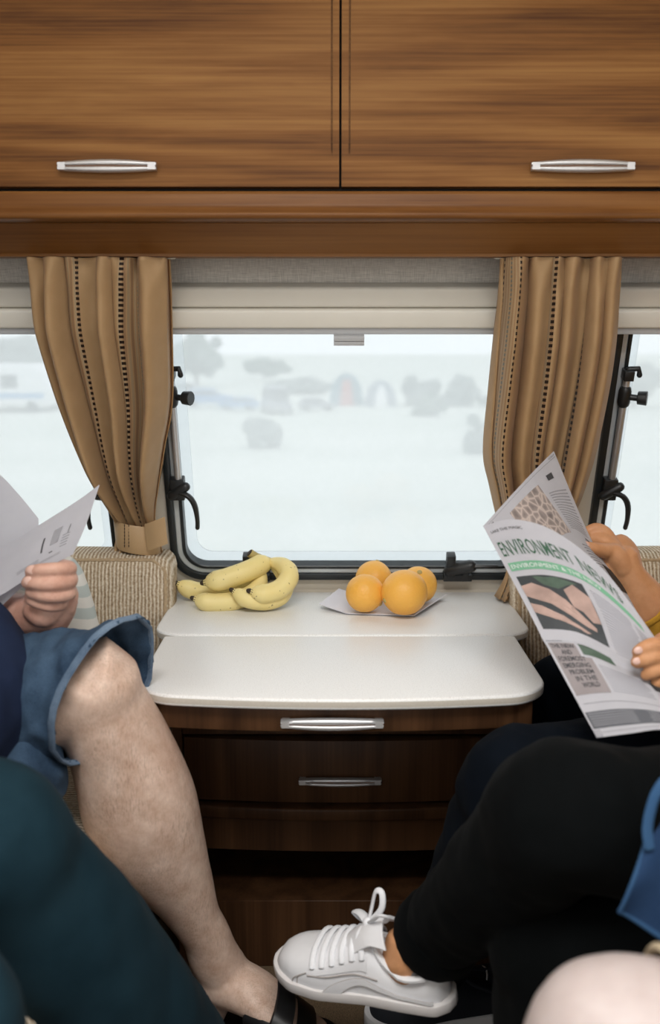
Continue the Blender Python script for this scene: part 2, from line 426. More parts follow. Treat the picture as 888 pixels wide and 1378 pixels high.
def paper():
    s = NT('newsprint'); n = s.noise(s.coords(), 60, 4)
    c = s.mix(n, (0.70, 0.70, 0.745), (0.77, 0.77, 0.81))
    m = s.set(c, 0.75, Specular_IOR_Level=0.2)
    tr = s.node('ShaderNodeBsdfTranslucent'); s.l.new(c, tr.inputs[0])
    mx = s.node('ShaderNodeMixShader'); mx.inputs[0].default_value = 0.50
    s.l.new(s.b.outputs[0], mx.inputs[1]); s.l.new(tr.outputs[0], mx.inputs[2]); s.l.new(mx.outputs[0], s.out.inputs[0])
    return m
M['paper'] = paper()
M['ink'] = plain('grey_print', (0.33, 0.33, 0.36), 0.8)
M['ink_light'] = plain('pale_grey_print', (0.34, 0.34, 0.38), 0.8)
M['ink_black'] = plain('black_print', (0.05, 0.05, 0.055), 0.8)
M['ink_green'] = plain('dark_green_print', (0.045, 0.115, 0.07), 0.8)
M['ink_green2'] = plain('soft_green_print', (0.16, 0.38, 0.24), 0.8)
M['ink_box'] = plain('grey_print_block', (0.10, 0.105, 0.12), 0.8)
M['ink_pinkbox'] = plain('taupe_print_block', (0.27, 0.24, 0.245), 0.8, 0.15, 30)
M['ink_white'] = plain('white_print', (0.72, 0.74, 0.74), 0.8)
M['photo_dark'] = plain('photo_dark_ground', (0.025, 0.03, 0.034), 0.6, 0.5, 40)
M['photo_skin'] = plain('photo_hand_tone', (0.40, 0.27, 0.23), 0.6, 0.55, 45)
M['photo_green'] = plain('photo_green_blur', (0.06, 0.10, 0.07), 0.6, 0.5, 50)
def branches():
    s = NT('photo_frosted_branches'); v = s.coords()
    vo = s.node('ShaderNodeTexVoronoi'); vo.feature = 'DISTANCE_TO_EDGE'; s.l.new(v, vo.inputs['Vector']); vo.inputs['Scale'].default_value = 75
    c = s.ramp(vo.outputs['Distance'], [(0.02, (0.58, 0.50, 0.46)), (0.14, (0.22, 0.19, 0.19)), (0.4, (0.07, 0.065, 0.07))])
    c = s.mix(s.m('MULTIPLY', s.noise(v, 60, 3), 0.6), c, (0.60, 0.50, 0.46))
    return s.set(c, 0.7)
M['photo_branch'] = branches()
def banana():
    s = NT('banana_skin'); v = s.coords()
    n = s.noise(v, 18, 3); c = s.mix(n, (0.80, 0.62, 0.20), (0.86, 0.75, 0.38))
    sp = s.noise(v, 210, 2, 0.5)
    f = s.ramp(sp, [(0.70, 0.0), (0.74, 1.0)])
    c = s.mix(s.m('MULTIPLY', f, 0.8), c, (0.10, 0.05, 0.02))
    return s.set(c, 0.5, Subsurface_Weight=0.05, Subsurface_Radius=(0.01, 0.006, 0.002))
M['banana'] = banana()
M['banana_tip'] = plain('banana_dark_tip', (0.035, 0.022, 0.012), 0.8)
M['banana_stem'] = plain('banana_stem', (0.42, 0.33, 0.12), 0.7, 0.4, 80)
def orange():
    s = NT('orange_peel'); v = s.coords()
    n = s.noise(v, 260, 2, 0.5); c = s.mix(s.noise(v, 12, 3), (0.84, 0.40, 0.05), (0.90, 0.50, 0.10))
    s.bump(n, 0.5, 0.0015)
    return s.set(c, 0.45, Subsurface_Weight=0.08, Subsurface_Radius=(0.012, 0.005, 0.001))
M['orange'] = orange()
M['tray'] = plain('pale_card_tray', (0.66, 0.65, 0.70), 0.5, 0.04, 60)
def striped():
    s = NT('pale_striped_cotton'); v = s.coords(rot=(0, -0.25, 0)); sx = s.node('ShaderNodeSeparateXYZ'); s.l.new(v, sx.inputs[0])
    q = s.m('SINE', s.m('MULTIPLY', sx.outputs[2], 2*math.pi/0.030))
    c = s.ramp(s.m('MULTIPLY_ADD', q, 0.5, 0.5), [(0.45, (0.50, 0.56, 0.55)), (0.60, (0.74, 0.73, 0.69))])
    return s.set(c, 0.85)
M['striped'] = striped()
def field():
    s = NT('dry_summer_field'); v = s.coords()
    n = s.noise(s.coords(scale=(0.25, 1, 1)), 0.6, 5, 0.6); g = s.noise(v, 18, 3)
    f = s.m('ADD', s.m('MULTIPLY', n, 0.7), s.m('MULTIPLY', g, 0.3))
    return s.set(s.ramp(f, [(0.3, (0.48, 0.52, 0.45)), (0.7, (0.72, 0.73, 0.66))]), 0.95)
M['field'] = field()
M['leaf'] = plain('dusty_green_foliage', (0.10, 0.15, 0.11), 0.9, 0.5, 2)
M['leaf2'] = plain('grey_green_foliage', (0.20, 0.23, 0.21), 0.9, 0.4, 2)
M['bark'] = plain('tree_bark', (0.10, 0.075, 0.055), 0.9)
M['car_blue'] = plain('blue_car_paint', (0.03, 0.20, 0.50), 0.3)
M['car_blue2'] = plain('mid_blue_car_paint', (0.05, 0.26, 0.55), 0.3)
M['car_white'] = plain('white_vehicle_paint', (0.80, 0.80, 0.80), 0.35)
M['car_grey'] = plain('grey_car_paint', (0.25, 0.26, 0.29), 0.3)
M['car_glass'] = plain('dark_car_glass', (0.02, 0.025, 0.03), 0.15)
M['tyre'] = plain('tyre_rubber', (0.02, 0.02, 0.02), 0.8)
M['tent_teal'] = plain('teal_tent_nylon', (0.06, 0.20, 0.26), 0.6)
M['tent_red'] = plain('red_tent_panel', (0.5, 0.10, 0.08), 0.6)
M['tent_grey'] = plain('grey_tent_nylon', (0.24, 0.28, 0.33), 0.6)
M['stone'] = plain('weathered_stone', (0.33, 0.31, 0.31), 0.9, 0.3, 3)

# ------------------------------------------------------------------ the setting: caravan shell
TILT = math.radians(18.0); SW, CW = math.sin(TILT), math.cos(TILT)
def W(x, s, n=0.0):
    """point on the leaning front wall: x across, s up the slope, n into the room"""
    return Vector((x, 1.74 - SW*s - CW*n, 0.60 + CW*s - SW*n))
WINS = [(-1.0, -0.364), (-0.288, 0.372), (0.461, 1.03)]
WS0, WS1 = 0.026, 0.556
struct(MB().box(-1.12, -2.0, -0.04, 1.12, 1.80, 0.0).build('floor', M['carpet'], smooth=False))
def front_wall():
    bm = bmesh.new()
    def loop(pts):
        vs = [bm.verts.new((a, b, 0)) for a, b in pts]
        for i in range(len(vs)): bm.edges.new((vs[i], vs[(i+1) % len(vs)]))
    loop([(-1.10, 0.0), (1.10, 0.0), (1.10, 0.72), (-1.10, 0.72)])
    for a, b in WINS: loop(rrect(a+0.006, WS0+0.006, b-0.006, WS1-0.006, 0.055, 10))
    bmesh.ops.triangle_fill(bm, use_beauty=True, edges=bm.edges[:])
    bmesh.ops.dissolve_limit(bm, angle_limit=0.01, verts=bm.verts[:], edges=bm.edges[:]) if False else None
    r = bmesh.ops.extrude_face_region(bm, geom=bm.faces[:])
    for v in [g for g in r['geom'] if isinstance(g, bmesh.types.BMVert)]: v.co.z = -0.032
    for v in bm.verts: v.co = W(v.co.x, v.co.y, v.co.z)
    bmesh.ops.recalc_face_normals(bm, faces=bm.faces[:])
    me = bpy.data.meshes.new('wall_front'); bm.to_mesh(me); bm.free()
    return me
wf = struct(link('wall_front', front_wall(), M['cream']))
mb = MB(); mb.box(-1.10, 1.74, 0.0, 1.10, 1.77, 0.601)
struct(mb.build('wall_front_lower', M['cream'], smooth=False))
mb = MB(); mb.box(-1.08, 0.56, 0.0, 1.08, 0.70, 0.004, fn=lambda x, s, n: W(x, s, n))
struct(mb.build('trim_1', M['linen'], smooth=False))
for side, X in (('left', -1.0), ('right', 1.0)):
    mb = MB(); x0, x1 = sorted((X*1.08, X*1.12))
    mb.box(x0, -2.0, 0.0, x1, 1.80, 0.92); mb.box(x0, -2.0, 1.50, x1, 1.80, 1.98)
    for y0, y1 in ((-2.0, -0.65), (0.85, 1.80)): mb.box(x0, y0, 0.92, x1, y1, 1.50)
    struct(mb.build('wall_'+side, M['cream'], smooth=False))
mb = MB()
for a in ((-1.12, -2.0, 1.12, -0.4), (-1.12, 0.3, 1.12, 1.80), (-1.12, -0.4, -0.5, 0.3), (0.5, -0.4, 1.12, 0.3)): mb.box(a[0], a[1], 1.94, a[2], a[3], 1.98)
struct(mb.build('ceiling', M['cream'], smooth=False))

# windows: rubber frame, pale alloy rim, inner seal, pane, stays and catches
def inset(a, b, d, r): return rrect(a+d, WS0+d, b-d, WS1-d, r, 10)
for wi, (a, b) in enumerate(WINS):
    root = bpy.data.objects.new('window_%d' % (wi+1), None); COL.objects.link(root); root.location = W((a+b)/2, 0.02); struct(root)
    MB().ringprism(inset(a, b, 0, .060), inset(a, b, .012, .050), W, -0.014, 0.010).build('frame_seal', M['rubber'], root, bevel=0.002, seg=2)
    MB().ringprism(inset(a, b, .012, .050), inset(a, b, .022, .042), W, -0.016, 0.004).build('frame_rim', M['alloy'], root, bevel=0.0015, seg=1)
    MB().ringprism(inset(a, b, .022, .042), inset(a, b, .028, .038), W, -0.016, 0.006).build('inner_seal', M['rubber'], root, bevel=0.001, seg=1)
    MB().ringprism(inset(a, b, .026, .038), inset(a, b, .046, .030), W, -0.019, -0.015).build('pane_edge', M['pane_rim'], root, smooth=False)
    MB().prism(inset(a, b, .004, .050), W, -0.026, -0.022).build('pane', M['pane'], root, smooth=False)
    for sg, xe in ((1, a), (-1, b)):
        if (wi == 0 and sg == 1) or (wi == 2 and sg == -1): continue
        xs = xe + sg*0.026
        st = MB().tube([W(xs, .225, .014), W(xs, .42, .014)], 0.0062, 14).build('stay_tube', M['silver'], root)
        k = MB(); k.tube([W(xs, .375, .014), W(xs, .395, .014)], 0.0105, 14); k.tube([W(xs, .385, .014), W(xs+sg*.022, .385, .022)], 0.0055, 10)
        k.tube([W(xs+sg*.020, .385, .020), W(xs+sg*.034, .386, .026)], [0.011, 0.012], 12, round_ends=False)
        k.build('stay_knob', M['black'], st, bevel=0.001, seg=1)
        k = MB(); k.box(xs-.008, .415, .0, xs+.008, .432, .026, fn=W); k.tube([W(xs, .432, .014), W(xs+sg*.016, .434, .016), W(xs+sg*.018, .424, .018)], 0.005, 8)
        k.build('stay_bracket', M['black'], root, bevel=0.002)
        k = MB(); k.box(xs-.014, .195, .0, xs+.010, .235, .022, fn=W); k.tube([W(xs-.012, .205, .020), W(xs+.012, .222, .022)], .009, 10)
        k.build('catch_body', M['black'], root, bevel=0.003)
        k = MB(); k.tube([W(xs+sg*.0, .212, .022), W(xs+sg*.018, .208, .03), W(xs+sg*.028, .192, .033), W(xs+sg*.031, .165, .033), W(xs+sg*.030, .148, .032)],
                         [(.007, .005), (.0075, .005), (.0065, .005), (.006, .004), (.005, .004)], 10, 4, up=(0, -1, 0))
        k.build('catch_lever', M['black'], root)
for wi, x, d in ((1, 0.232, 1), (1, -0.135, 1), (2, 0.625, -1), (0, -0.60, 1)):
    root = bpy.data.objects['window_%d' % (wi+1)]
    k = MB(); k.box(x-.026, .030, .0, x+.026, .044, .022, fn=W); k.box(x-.022, .038, .004, x-.006, .084, .024, fn=W); k.box(x+.008, .040, .006, x+.020, .066, .022, fn=W)
    k.tube([W(x-.014, .054, .018), W(x+.020, .066, .026)], .012, 10)
    k.build('sill_catch', M['black'], root, bevel=0.002)
    k = MB(); k.tube([W(x, .062, .024), W(x+d*.03, .068, .030), W(x+d*.066, .068, .030)], [(.006, .008), (.0045, .006), (.0035, .005)], 8, up=(0, 0, 1))
    k.build('sill_lever', M['black'], root)

# roller blinds above the windows
BL = ['ivory roller blind cassette over the window behind the reader in denim shorts', 'ivory roller blind cassette with grey pull tab over the table window', 'ivory roller blind cassette over the window behind the mustard-sleeved reader']
for wi, (a, b) in enumerate([(-1.06, -0.359), (-0.352, 0.388), (0.395, 1.06)]):
    t = thing('roller_blind', BL[wi], 'blind', W((a+b)/2, 0.50, 0.02))
    MB().box(a, .5405, .0045, b, .573, .040, fn=W).build('cassette_upper', M['blind'], t, bevel=0.006, seg=3)
    MB().box(a, .509, .0045, b, .5395, .046, fn=W).build('cassette_lower', M['blind'], t, bevel=0.005, seg=3)
    MB().box(a+.005, .4985, .006, b-.005, .5085, .040, fn=W).build('bottom_rail', M['blind_rail'], t, bevel=0.0015)
    if wi < 2:
        xm = 0.030 if wi == 1 else -0.60
        k = MB(); k.box(xm-.024, .490, .012, xm+.024, .4983, .048, fn=W); k.box(xm-.024, .482, .012, xm+.024, .4892, .046, fn=W)
        k.build('pull_tab', M['blind_rail'], t, bevel=0.001)

# ------------------------------------------------------------------ overhead locker
YL = 1.37
def handle(parent, xa, xb, zm, yface, h=0.0085, name='handle'):
    mb = MB(); R = []; S = []
    n = 24
    for i in range(n+1):
        t = i/n; k = 1-(2*t-1)**2
        x = lerp(xa, xb, t); H = h*(0.62+0.38*k); f = yface-0.013-0.004*k; bk = f+0.008
        prof = [(bk, -H), (f+.003, -H), (f+.0004, -H*.75), (f, -H*.35), (f+.001, -H*.16), (f+.0035, -H*.12), (f+.0035, H*.12), (f+.001, H*.16), (f, H*.35), (f+.0004, H*.75), (f+.003, H), (bk, H)]
        R.append([Vector((x, y, zm+z)) for y, z in prof])
        S.append([Vector((x, y, zm+z)) for y, z in ((f+.0032, -H*.13), (f+.0025, -H*.13), (f+.0025, H*.13), (f+.0032, H*.13))])
    mb.rings(R); mb.rings(S, mi=1)
    for x in (xa+.006, xb-.006): mb.box(x-.005, yface-.014, zm-h*.55, x+.005, yface+.001, zm+h*.55)
    return mb.build(name, [M['silver'], M['slot']], parent, angle=50)
def zl(py, Y=YL): return P(444, py, Y).z
lk = thing('overhead_locker', 'walnut veneer overhead locker with two doors and silver bow handles', 'cabinet', (0.014, 1.5, zl(347)))
xg = P(458, 150, YL).x
ZT = 1.76
MB().box(-1.07, YL+.022, zl(257), 1.07, 1.62, 1.938).build('carcass', M['gap'], lk, smooth=False)
for a, b in ((-1.07, -0.642), (0.670, 1.07)): MB().box(a, YL, zl(251), b, YL+.0215, ZT-.01).build('end_panel', M['wood'], lk, bevel=.001, seg=1)
MB().box(-1.07, YL, ZT-.006, 1.07, YL+.0215, 1.938).build('top_fascia', M['wood'], lk, bevel=.001, seg=1)
def locker_door(x0, x1, gx, hx0, hx1):
    z0, z1 = zl(251), ZT-.01; zg = zl(206); g0, g1 = gx-.0013, gx+.0013
    mb = MB(); yf, yb, yr = YL, YL+.020, YL+.004
    xs = [x0, g0, g1, x1]; zs = [z0, zg, z1]
    for i in range(3):
        for j in range(2):
            if i == 1 and j == 1: continue
            mb.add([(xs[i], yf, zs[j]), (xs[i+1], yf, zs[j]), (xs[i+1], yf, zs[j+1]), (xs[i], yf, zs[j+1])], [(0, 1, 2, 3)])
    mb.add([(g0, yr, zg), (g1, yr, zg), (g1, yr, z1), (g0, yr, z1), (g0, yf, zg), (g1, yf, zg), (g1, yf, z1), (g0, yf, z1)], [(0, 1, 2, 3), (0, 4, 5, 1), (1, 5, 6, 2), (0, 3, 7, 4), (3, 2, 6, 7)])
    mb.add([(x0, yf, z0), (x1, yf, z0), (x1, yf, z1), (x0, yf, z1), (x0, yb, z0), (x1, yb, z0), (x1, yb, z1), (x0, yb, z1)],
           [(4, 7, 6, 5), (0, 4, 5, 1), (1, 5, 6, 2), (2, 6, 7, 3), (3, 7, 4, 0)])
    me = bpy.data.meshes.new('door'); me.from_pydata([tuple(v) for v in mb.v], [], mb.f)
    bm = bmesh.new(); bm.from_mesh(me); bmesh.ops.remove_doubles(bm, verts=bm.verts[:], dist=1e-5); bmesh.ops.recalc_face_normals(bm, faces=bm.faces[:]); bm.to_mesh(me); bm.free()
    d = link('door', me, M['wood'], lk)
    handle(d, hx0, hx1, zl(225.5), YL)
locker_door(-0.64, xg-.0016, P(446.5, 100, YL).x, P(80, 225, YL).x, P(212, 225, YL).x)
locker_door(xg+.0016, 0.668, P(470.5, 100, YL).x, P(713, 225, YL).x, P(851, 225, YL).x)
# moulded rail under the doors
zr0, zr1 = zl(296), zl(257)
prof = [(YL+.03, zr0), (YL-.010, zr0), (YL-.013, zr0+.003), (YL-.013, zr0+.008), (YL-.008, zr0+.012), (YL-.005, lerp(zr0, zr1, .55)), (YL-.006, zr1-.006), (YL-.004, zr1-.001), (YL+.002, zr1), (YL+.03, zr1)]
MB().rings([[Vector((x, y, z)) for y, z in prof] for x in (-1.07, 1.07)]).build('light_rail', M['wood_rail'], lk, angle=60)
zp = zl(346, 1.455)
prof = [(YL+.030, zr0+.002), (YL+.028, zr0-.001), (1.447, zp+.004), (1.447, zp), (1.475, zp), (1.475, zr0+.002)]
MB().rings([[Vector((x, y, z)) for y, z in prof] for x in (-1.07, 1.07)]).build('pelmet', M['wood_rail'], lk, smooth=False)

# ------------------------------------------------------------------ chest of drawers with sliding table leaf
ch = thing('chest_of_drawers', 'walnut chest of drawers with speckled cream top and pulled-out leaf', 'chest', (0.02, 1.55, 0))
TZ = 0.60
def slab(poly, z0, z1, name, bevel=0.004):
    mb = MB(); n = len(poly)
    mb.add([(a, b, z0) for a, b in poly]+[(a, b, z1) for a, b in poly], [tuple(range(n-1, -1, -1)), tuple(range(n, 2*n))], 0)
    for i in range(n): j = (i+1) % n; mb.f.append([i, j, n+j, n+i]); mb.m.append(1)
    return mb.build(name, [M['laminate'], M['laminate_edge']], ch, bevel=bevel, seg=3)
def leaf_poly(x0, x1, y0, y1, r, bow, n=14):
    pl = rrect(x0, y0, x1, y1, (r, r, .004, .004), 8)
    out = []
    for x, y in pl:
        k = 1-((x-(x0+x1)/2)/((x1-x0)/2))**2
        out.append((x, y - bow*k*max(0, 1-(y-y0)/(r+.001)) if y < y0+r else y))
    # densify the front edge
    res = []
    for i, p in enumerate(out):
        q = out[(i+1) % len(out)]; res.append(p)
        if abs(p[1]-q[1]) < .012 and abs(p[0]-q[0]) > .1 and p[1] < y0+r:
            for k in range(1, 16):
                x = lerp(p[0], q[0], k/16); kk = 1-((x-(x0+x1)/2)/((x1-x0)/2))**2
                res.append((x, y0-bow*kk))
    return res
slab(leaf_poly(-.279, .319, 1.458, 1.724, .045, .004), TZ-.014, TZ, 'top')
slab(leaf_poly(-.259, .289, 1.198, 1.62, .055, .022), TZ-.0165, TZ-.0015, 'sliding_leaf') if False else None
slab(leaf_poly(-.259, .289, 1.200, 1.4535, .055, .024), TZ-.017, TZ-.0015, 'sliding_leaf')
def bowed(x0, x1, z0, z1, yend, bow, depth, n=18):
    mb = MB(); fr = []
    for i in range(n+1):
        t = i/n; fr.append((lerp(x0, x1, t), yend-bow*(1-(2*t-1)**2)))
    return mb.prism(fr + [(x1, yend+depth), (x0, yend+depth)], lambda a, b, h: Vector((a, b, h)), z0, z1)
XC0, XC1 = -.243, .287
d1 = bowed(-.243, .268, .546, TZ-.018, 1.216, .020, .020).build('drawer', M['wood_shaded'], ch, bevel=.0015)
d1['label'] = 'pulled-out top drawer front under the leaf'
mb = MB()
for x in (-.228, .243): mb.box(x, 1.236, .552, x+.012, 1.49, TZ-.019)
mb.box(-.216, 1.238, .552, .243, 1.49, .556)
mb.build('drawer_box', M['wood_shaded'], d1, smooth=False)
handle(d1, P(378, 973, 1.19).x, P(516, 973, 1.19).x, P(447, 973, 1.19).z, 1.197, .0080)
mb = MB(); mb.box(XC0-.012, 1.49, 0.0, XC0+.004, 1.735, TZ-.0145); mb.box(XC1-.004, 1.49, 0.0, XC1+.012, 1.735, TZ-.0145); mb.box(XC0, 1.715, 0, XC1, 1.735, TZ-.0145)
mb.box(XC0+.004, 1.50, .225, XC1-.004, 1.715, .240); mb.box(XC0+.004, 1.50, .430, XC1-.004, 1.715, .440); mb.box(XC0+.004, 1.50, .105, XC1-.004, 1.715, .120)
mb.build('carcass', M['wood_shaded'], ch, smooth=False)
mb = MB(); mb.box(XC0-.012, 1.476, .125, XC0+.004, 1.491, .54); mb.box(XC1-.004, 1.476, .125, XC1+.012, 1.491, .54); mb.box(XC0+.004, 1.480, .425, XC1-.004, 1.495, .545)
mb.build('face_frame', M['wood_shaded'], ch, bevel=.001, seg=1)
zd0, zd1 = P(457, 1083, 1.46).z, P(457, 996, 1.47).z
d2 = bowed(XC0+.006, XC1-.006, zd0, zd1, 1.482, .016, .018).build('drawer', M['wood_shaded'], ch, bevel=.0015)
handle(d2, P(402, 1051, 1.46).x, P(513, 1051, 1.46).x, P(457, 1051, 1.46).z, 1.467, .0072)
zt0, zt1 = P(457, 1108, 1.455).z, P(457, 1091, 1.455).z
bowed(XC0+.002, XC1-.002, zt0, zt1, 1.477, .018, .020).build('moulding', M['wood_shaded'], ch, bevel=.004, seg=3)
bowed(XC0+.004, XC1-.004, .226, zt0-.001, 1.484, .014, .012).build('apron', M['wood_shaded'], ch, bevel=.001, seg=1)
MB().box(XC0, 1.497, 0.0, XC1, 1.512, .122).build('plinth', M['wood_shaded'], ch, bevel=.001, seg=1)

# ------------------------------------------------------------------ benches, seat and back cushions
def softbox(x0, y0, z0, x1, y1, z1, r=.035, puff=.010, fn=None):
    """rounded upholstered block with slightly domed faces"""
    mb = MB(); c = Vector(((x0+x1)/2, (y0+y1)/2, (z0+z1)/2)); h = Vector(((x1-x0)/2, (y1-y0)/2, (z1-z0)/2))
    N = 14
    def face(ax, sg):
        u, v = [k for k in range(3) if k != ax]
        def f(a, b):
            p = Vector((0, 0, 0)); p[ax] = sg*h[ax]
            def sp(t, H): # dense near edges
                q = 2*t-1; return math.copysign(1-(1-abs(q))**1.8, q)*H
            p[u] = sp(a, h[u]); p[v] = sp(b, h[v])
            q = Vector([max(-h[k]+r, min(h[k]-r, p[k])) for k in range(3)])
            d = p-q
            if d.length > 1e-9: d = d.normalized()*r
            o = q+d
            o[ax] += sg*puff*(1-(p[u]/h[u])**2)*(1-(p[v]/h[v])**2)
            o = c+o
            return fn(o) if fn else o
        mb.grid(f, N, N)
    for ax in range(3):
        for sg in (-1, 1): face(ax, sg)
    bmv = mb.mesh('soft', smooth=False); bm = bmesh.new(); bm.from_mesh(bmv)
    bmesh.ops.remove_doubles(bm, verts=bm.verts[:], dist=1e-4); bmesh.ops.recalc_face_normals(bm, faces=bm.faces[:])
    bm.to_mesh(bmv); bm.free(); bmv.polygons.foreach_set('use_smooth', [True]*len(bmv.polygons))
    return bmv
SEAT = 0.42
XL, XR = -.285, .315
side_txt = {'left': 'under the reader in denim shorts', 'right': 'under the mustard-sleeved reader'}
for side in ('left', 'right'):
    X0, X1 = (-1.075, XL) if side == 'left' else (XR, 1.075)
    xf = XL if side == 'left' else XR; sg = 1 if side == 'left' else -1
    t = thing('bench', 'walnut bench base along the caravan wall '+side_txt[side], 'bench', ((X0+X1)/2, .5, 0))
    a, b = sorted((xf-sg*.03, xf-sg*.05)); MB().box(a, -.85, 0, b, 1.735, .262).build('front_panel', M['wood_shaded'], t, bevel=.002)
    a, b = sorted((xf-sg*.051, X0 if side == 'left' else X1)); MB().box(a, -.85, .245, b, 1.735, .262).build('seat_board', M['wood_shaded'], t, bevel=.002)
    for k, (y0, y1) in enumerate(((-.80, .755), (.76, 1.735))):
        who = {('left', 0): 'beneath the teal trousers', ('left', 1): 'beneath the reader in denim shorts', ('right', 0): 'beneath the pale bare knee', ('right', 1): 'beneath the reader in dark jeans'}[(side, k)]
        c = thing('seat_cushion', 'beige ribbed seat cushion '+who, 'cushion', ((X0+X1)/2, (y0+y1)/2, .263))
        link('cover', softbox(X0+.002, y0, .263, X1-.002, y1, SEAT, .045, .004), M['cord_y'], c)
    # back cushion against the front wall
    bx0, bx1 = (-1.07, -.284) if side == 'left' else (.325, 1.07)
    def lean(o): k = (o.z-SEAT)/.28; return Vector((o.x + (0.012*k if side == 'left' else -0.010*k), o.y + .050*k, o.z))
    lab = {'left': 'beige ribbed back cushion beside the bananas, under the tied curtain', 'right': 'beige ribbed back cushion behind the open newspaper headed in green'}[side]
    c = thing('back_cushion', lab, 'cushion', ((bx0+bx1)/2, 1.62, SEAT))
    ztop = P(160, 747, 1.625).z
    link('cover', softbox(bx0, 1.555, SEAT+.004, bx1, 1.665, ztop, .028, .006, lean), M['cord_x'], c)
    zt = ztop-.006; yt = 1.565
    xa, xb = bx0+.03, bx1-.03
    pp = [lean(Vector((xa, yt, zt))), lean(Vector((xb, yt, zt)))]
    if side == 'left': pp += [lean(Vector((xb+.022, yt-.001, zt-.018))), lean(Vector((xb+.025, yt, zt-.06))), lean(Vector((xb+.025, yt, SEAT+.03)))]
    else: pp = [lean(Vector((xa-.025, yt, SEAT+.03))), lean(Vector((xa-.025, yt, zt-.06))), lean(Vector((xa-.022, yt-.001, zt-.018)))] + pp
    rope = MB(); dense = []
    for i in range(len(pp)-1):
        n = max(2, int((pp[i+1]-pp[i]).length/.0055)); dense += [lerp(pp[i], pp[i+1], k/n) for k in range(n)]
    rope.tube(dense, [.0040 if k % 2 else .0026 for k in range(len(dense))], 7)
    rope.build('piping', M['piping'], c)
    # cushions along the side wall
    c = thing('back_cushion', 'beige ribbed back cushion against the wall behind '+('the reader in navy T-shirt' if side == 'left' else 'the reader with mustard sleeves'), 'cushion', (sg*-1.02, 1.1, SEAT))
    a, b = sorted((-sg*1.075, -sg*.945))
    link('cover', softbox(a, .78, SEAT+.004, b, 1.50, .82, .03, .01), M['cord_y'], c)

# ------------------------------------------------------------------ curtains
def wall_y(py, off):
    Y = 1.6
    for _ in range(12):
        z = P(444, py, Y).z; Y = 1.74 - (z-.6)*SW/CW - off
    return Y
def curtain(label, edges, nfold, rep, phase, tie, seed, gather):
    pys = [e[0] for e in edges]; p0, p1 = pys[0], pys[-1]
    t = thing('curtain', label, 'curtain', P(lerp(edges[-1][1], edges[-1][2], .5), p1, wall_y(p1, .05)))
    NU, NV = 220, 70
    # cloth width coordinate with uneven pleats
    rnd = random.Random(seed)
    ph = [rnd.uniform(-.5, .5) for _ in range(8)]
    E = smooth_list([Vector((e[1], e[2], e[0])) for e in edges], 8)
    def ed(py):
        for a, b in zip(E, E[1:]):
            if py <= b.z: k = (py-a.z)/max(1e-6, b.z-a.z); return lerp(a.x, b.x, k), lerp(a.y, b.y, k)
        return E[-1].x, E[-1].y
    vs = []; uvs = []
    for j in range(NV+1):
        v = j/NV; py = lerp(p0, p1, v); l, r = ed(py)
        off = lerp(.086, .054, min(1, v*1.1)); Y0 = wall_y(py, off)
        g = max(0.0, 1-abs(py-tie)/90.0)**1.5
        amp = lerp(.044, .0045, min(1, g*1.3))*(0.75 + .5*min(1, v*4))
        for i in range(NU+1):
            u = i/NU
            uu = u + .030*math.sin(2*math.pi*(2*u+ph[0])) + .016*math.sin(2*math.pi*(3.3*u+ph[1]))
            th = 2*math.pi*(nfold*uu + phase) + .35*math.sin(3*v+ph[2]*6+u*5)
            prof = (-.70+1.75*abs(math.cos(th*.5+.25*math.sin(th*.37+ph[5]*6)))**.7) + .22*math.cos(2*th+1.0+ph[3]) + .35*math.cos(th*.5+ph[4]*6)*(0.4+v)
            crimp = 0.0
            if v < .13: crimp = (.13-v)/.13*.006*math.sin(2*math.pi*(nfold*2.6*uu)+v*20)
            env = min(1, u/.03)*min(1, (1-u)/.03)
            shift = .62/nfold*math.sin(th)*.55*(0.35+.65*env)*(1-.5*g)
            x_ = u + shift*min(1, u/.06)*min(1, (1-u)/.06)
            px = lerp(l, r, x_)
            Y = Y0 - amp*prof*(.3+.7*env) + crimp
            vs.append(P(px, py, Y0) + Vector((0, Y-Y0, 0))); uvs.append((u*rep + phase, v))
    Wd = NU+1
    fs = [(j*Wd+i, j*Wd+i+1, (j+1)*Wd+i+1, (j+1)*Wd+i) for j in range(NV) for i in range(NU)]
    me = bpy.data.meshes.new('curtain_cloth'); me.from_pydata([tuple(p) for p in vs], [], fs)
    ul = me.uv_layers.new(name='UVMap')
    for lp in me.loops: ul.data[lp.index].uv = uvs[lp.vertex_index]
    me.polygons.foreach_set('use_smooth', [True]*len(me.polygons)); me.update()
    o = link('cloth', me, M['curtain'], t)
    so = o.modifiers.new('thickness', 'SOLIDIFY'); so.thickness = 0.0012; so.offset = 0
    rail = MB(); Yr = wall_y(p0, .082)
    a, b = P(edges[0][1]-4, p0-4, Yr), P(edges[0][2]+4, p0-4, Yr)
    rail.tube([a, b], .004, 8); rail.build('curtain_track', M['blind'], t)
    return t
cl = curtain('beige striped curtain gathered in a tieback beside the bananas',
             [(349, 43, 230), (400, 49, 231), (450, 57, 232), (520, 78, 233), (560, 92, 230), (600, 108, 222), (650, 130, 214), (690, 149, 209), (716, 157, 211), (735, 154, 217), (747, 153, 219)],
             6.2, 2.4, .60, 718, 3, None)
crt = curtain('beige striped curtain hanging behind the newspaper headed in green',
             [(349, 671, 833), (400, 668, 827), (450, 662, 822), (520, 655, 812), (605, 648, 794), (650, 656, 780), (700, 668, 762), (745, 682, 742), (772, 680, 738), (800, 664, 738)],
             6.4, 3.2, .95, 752, 5, None)
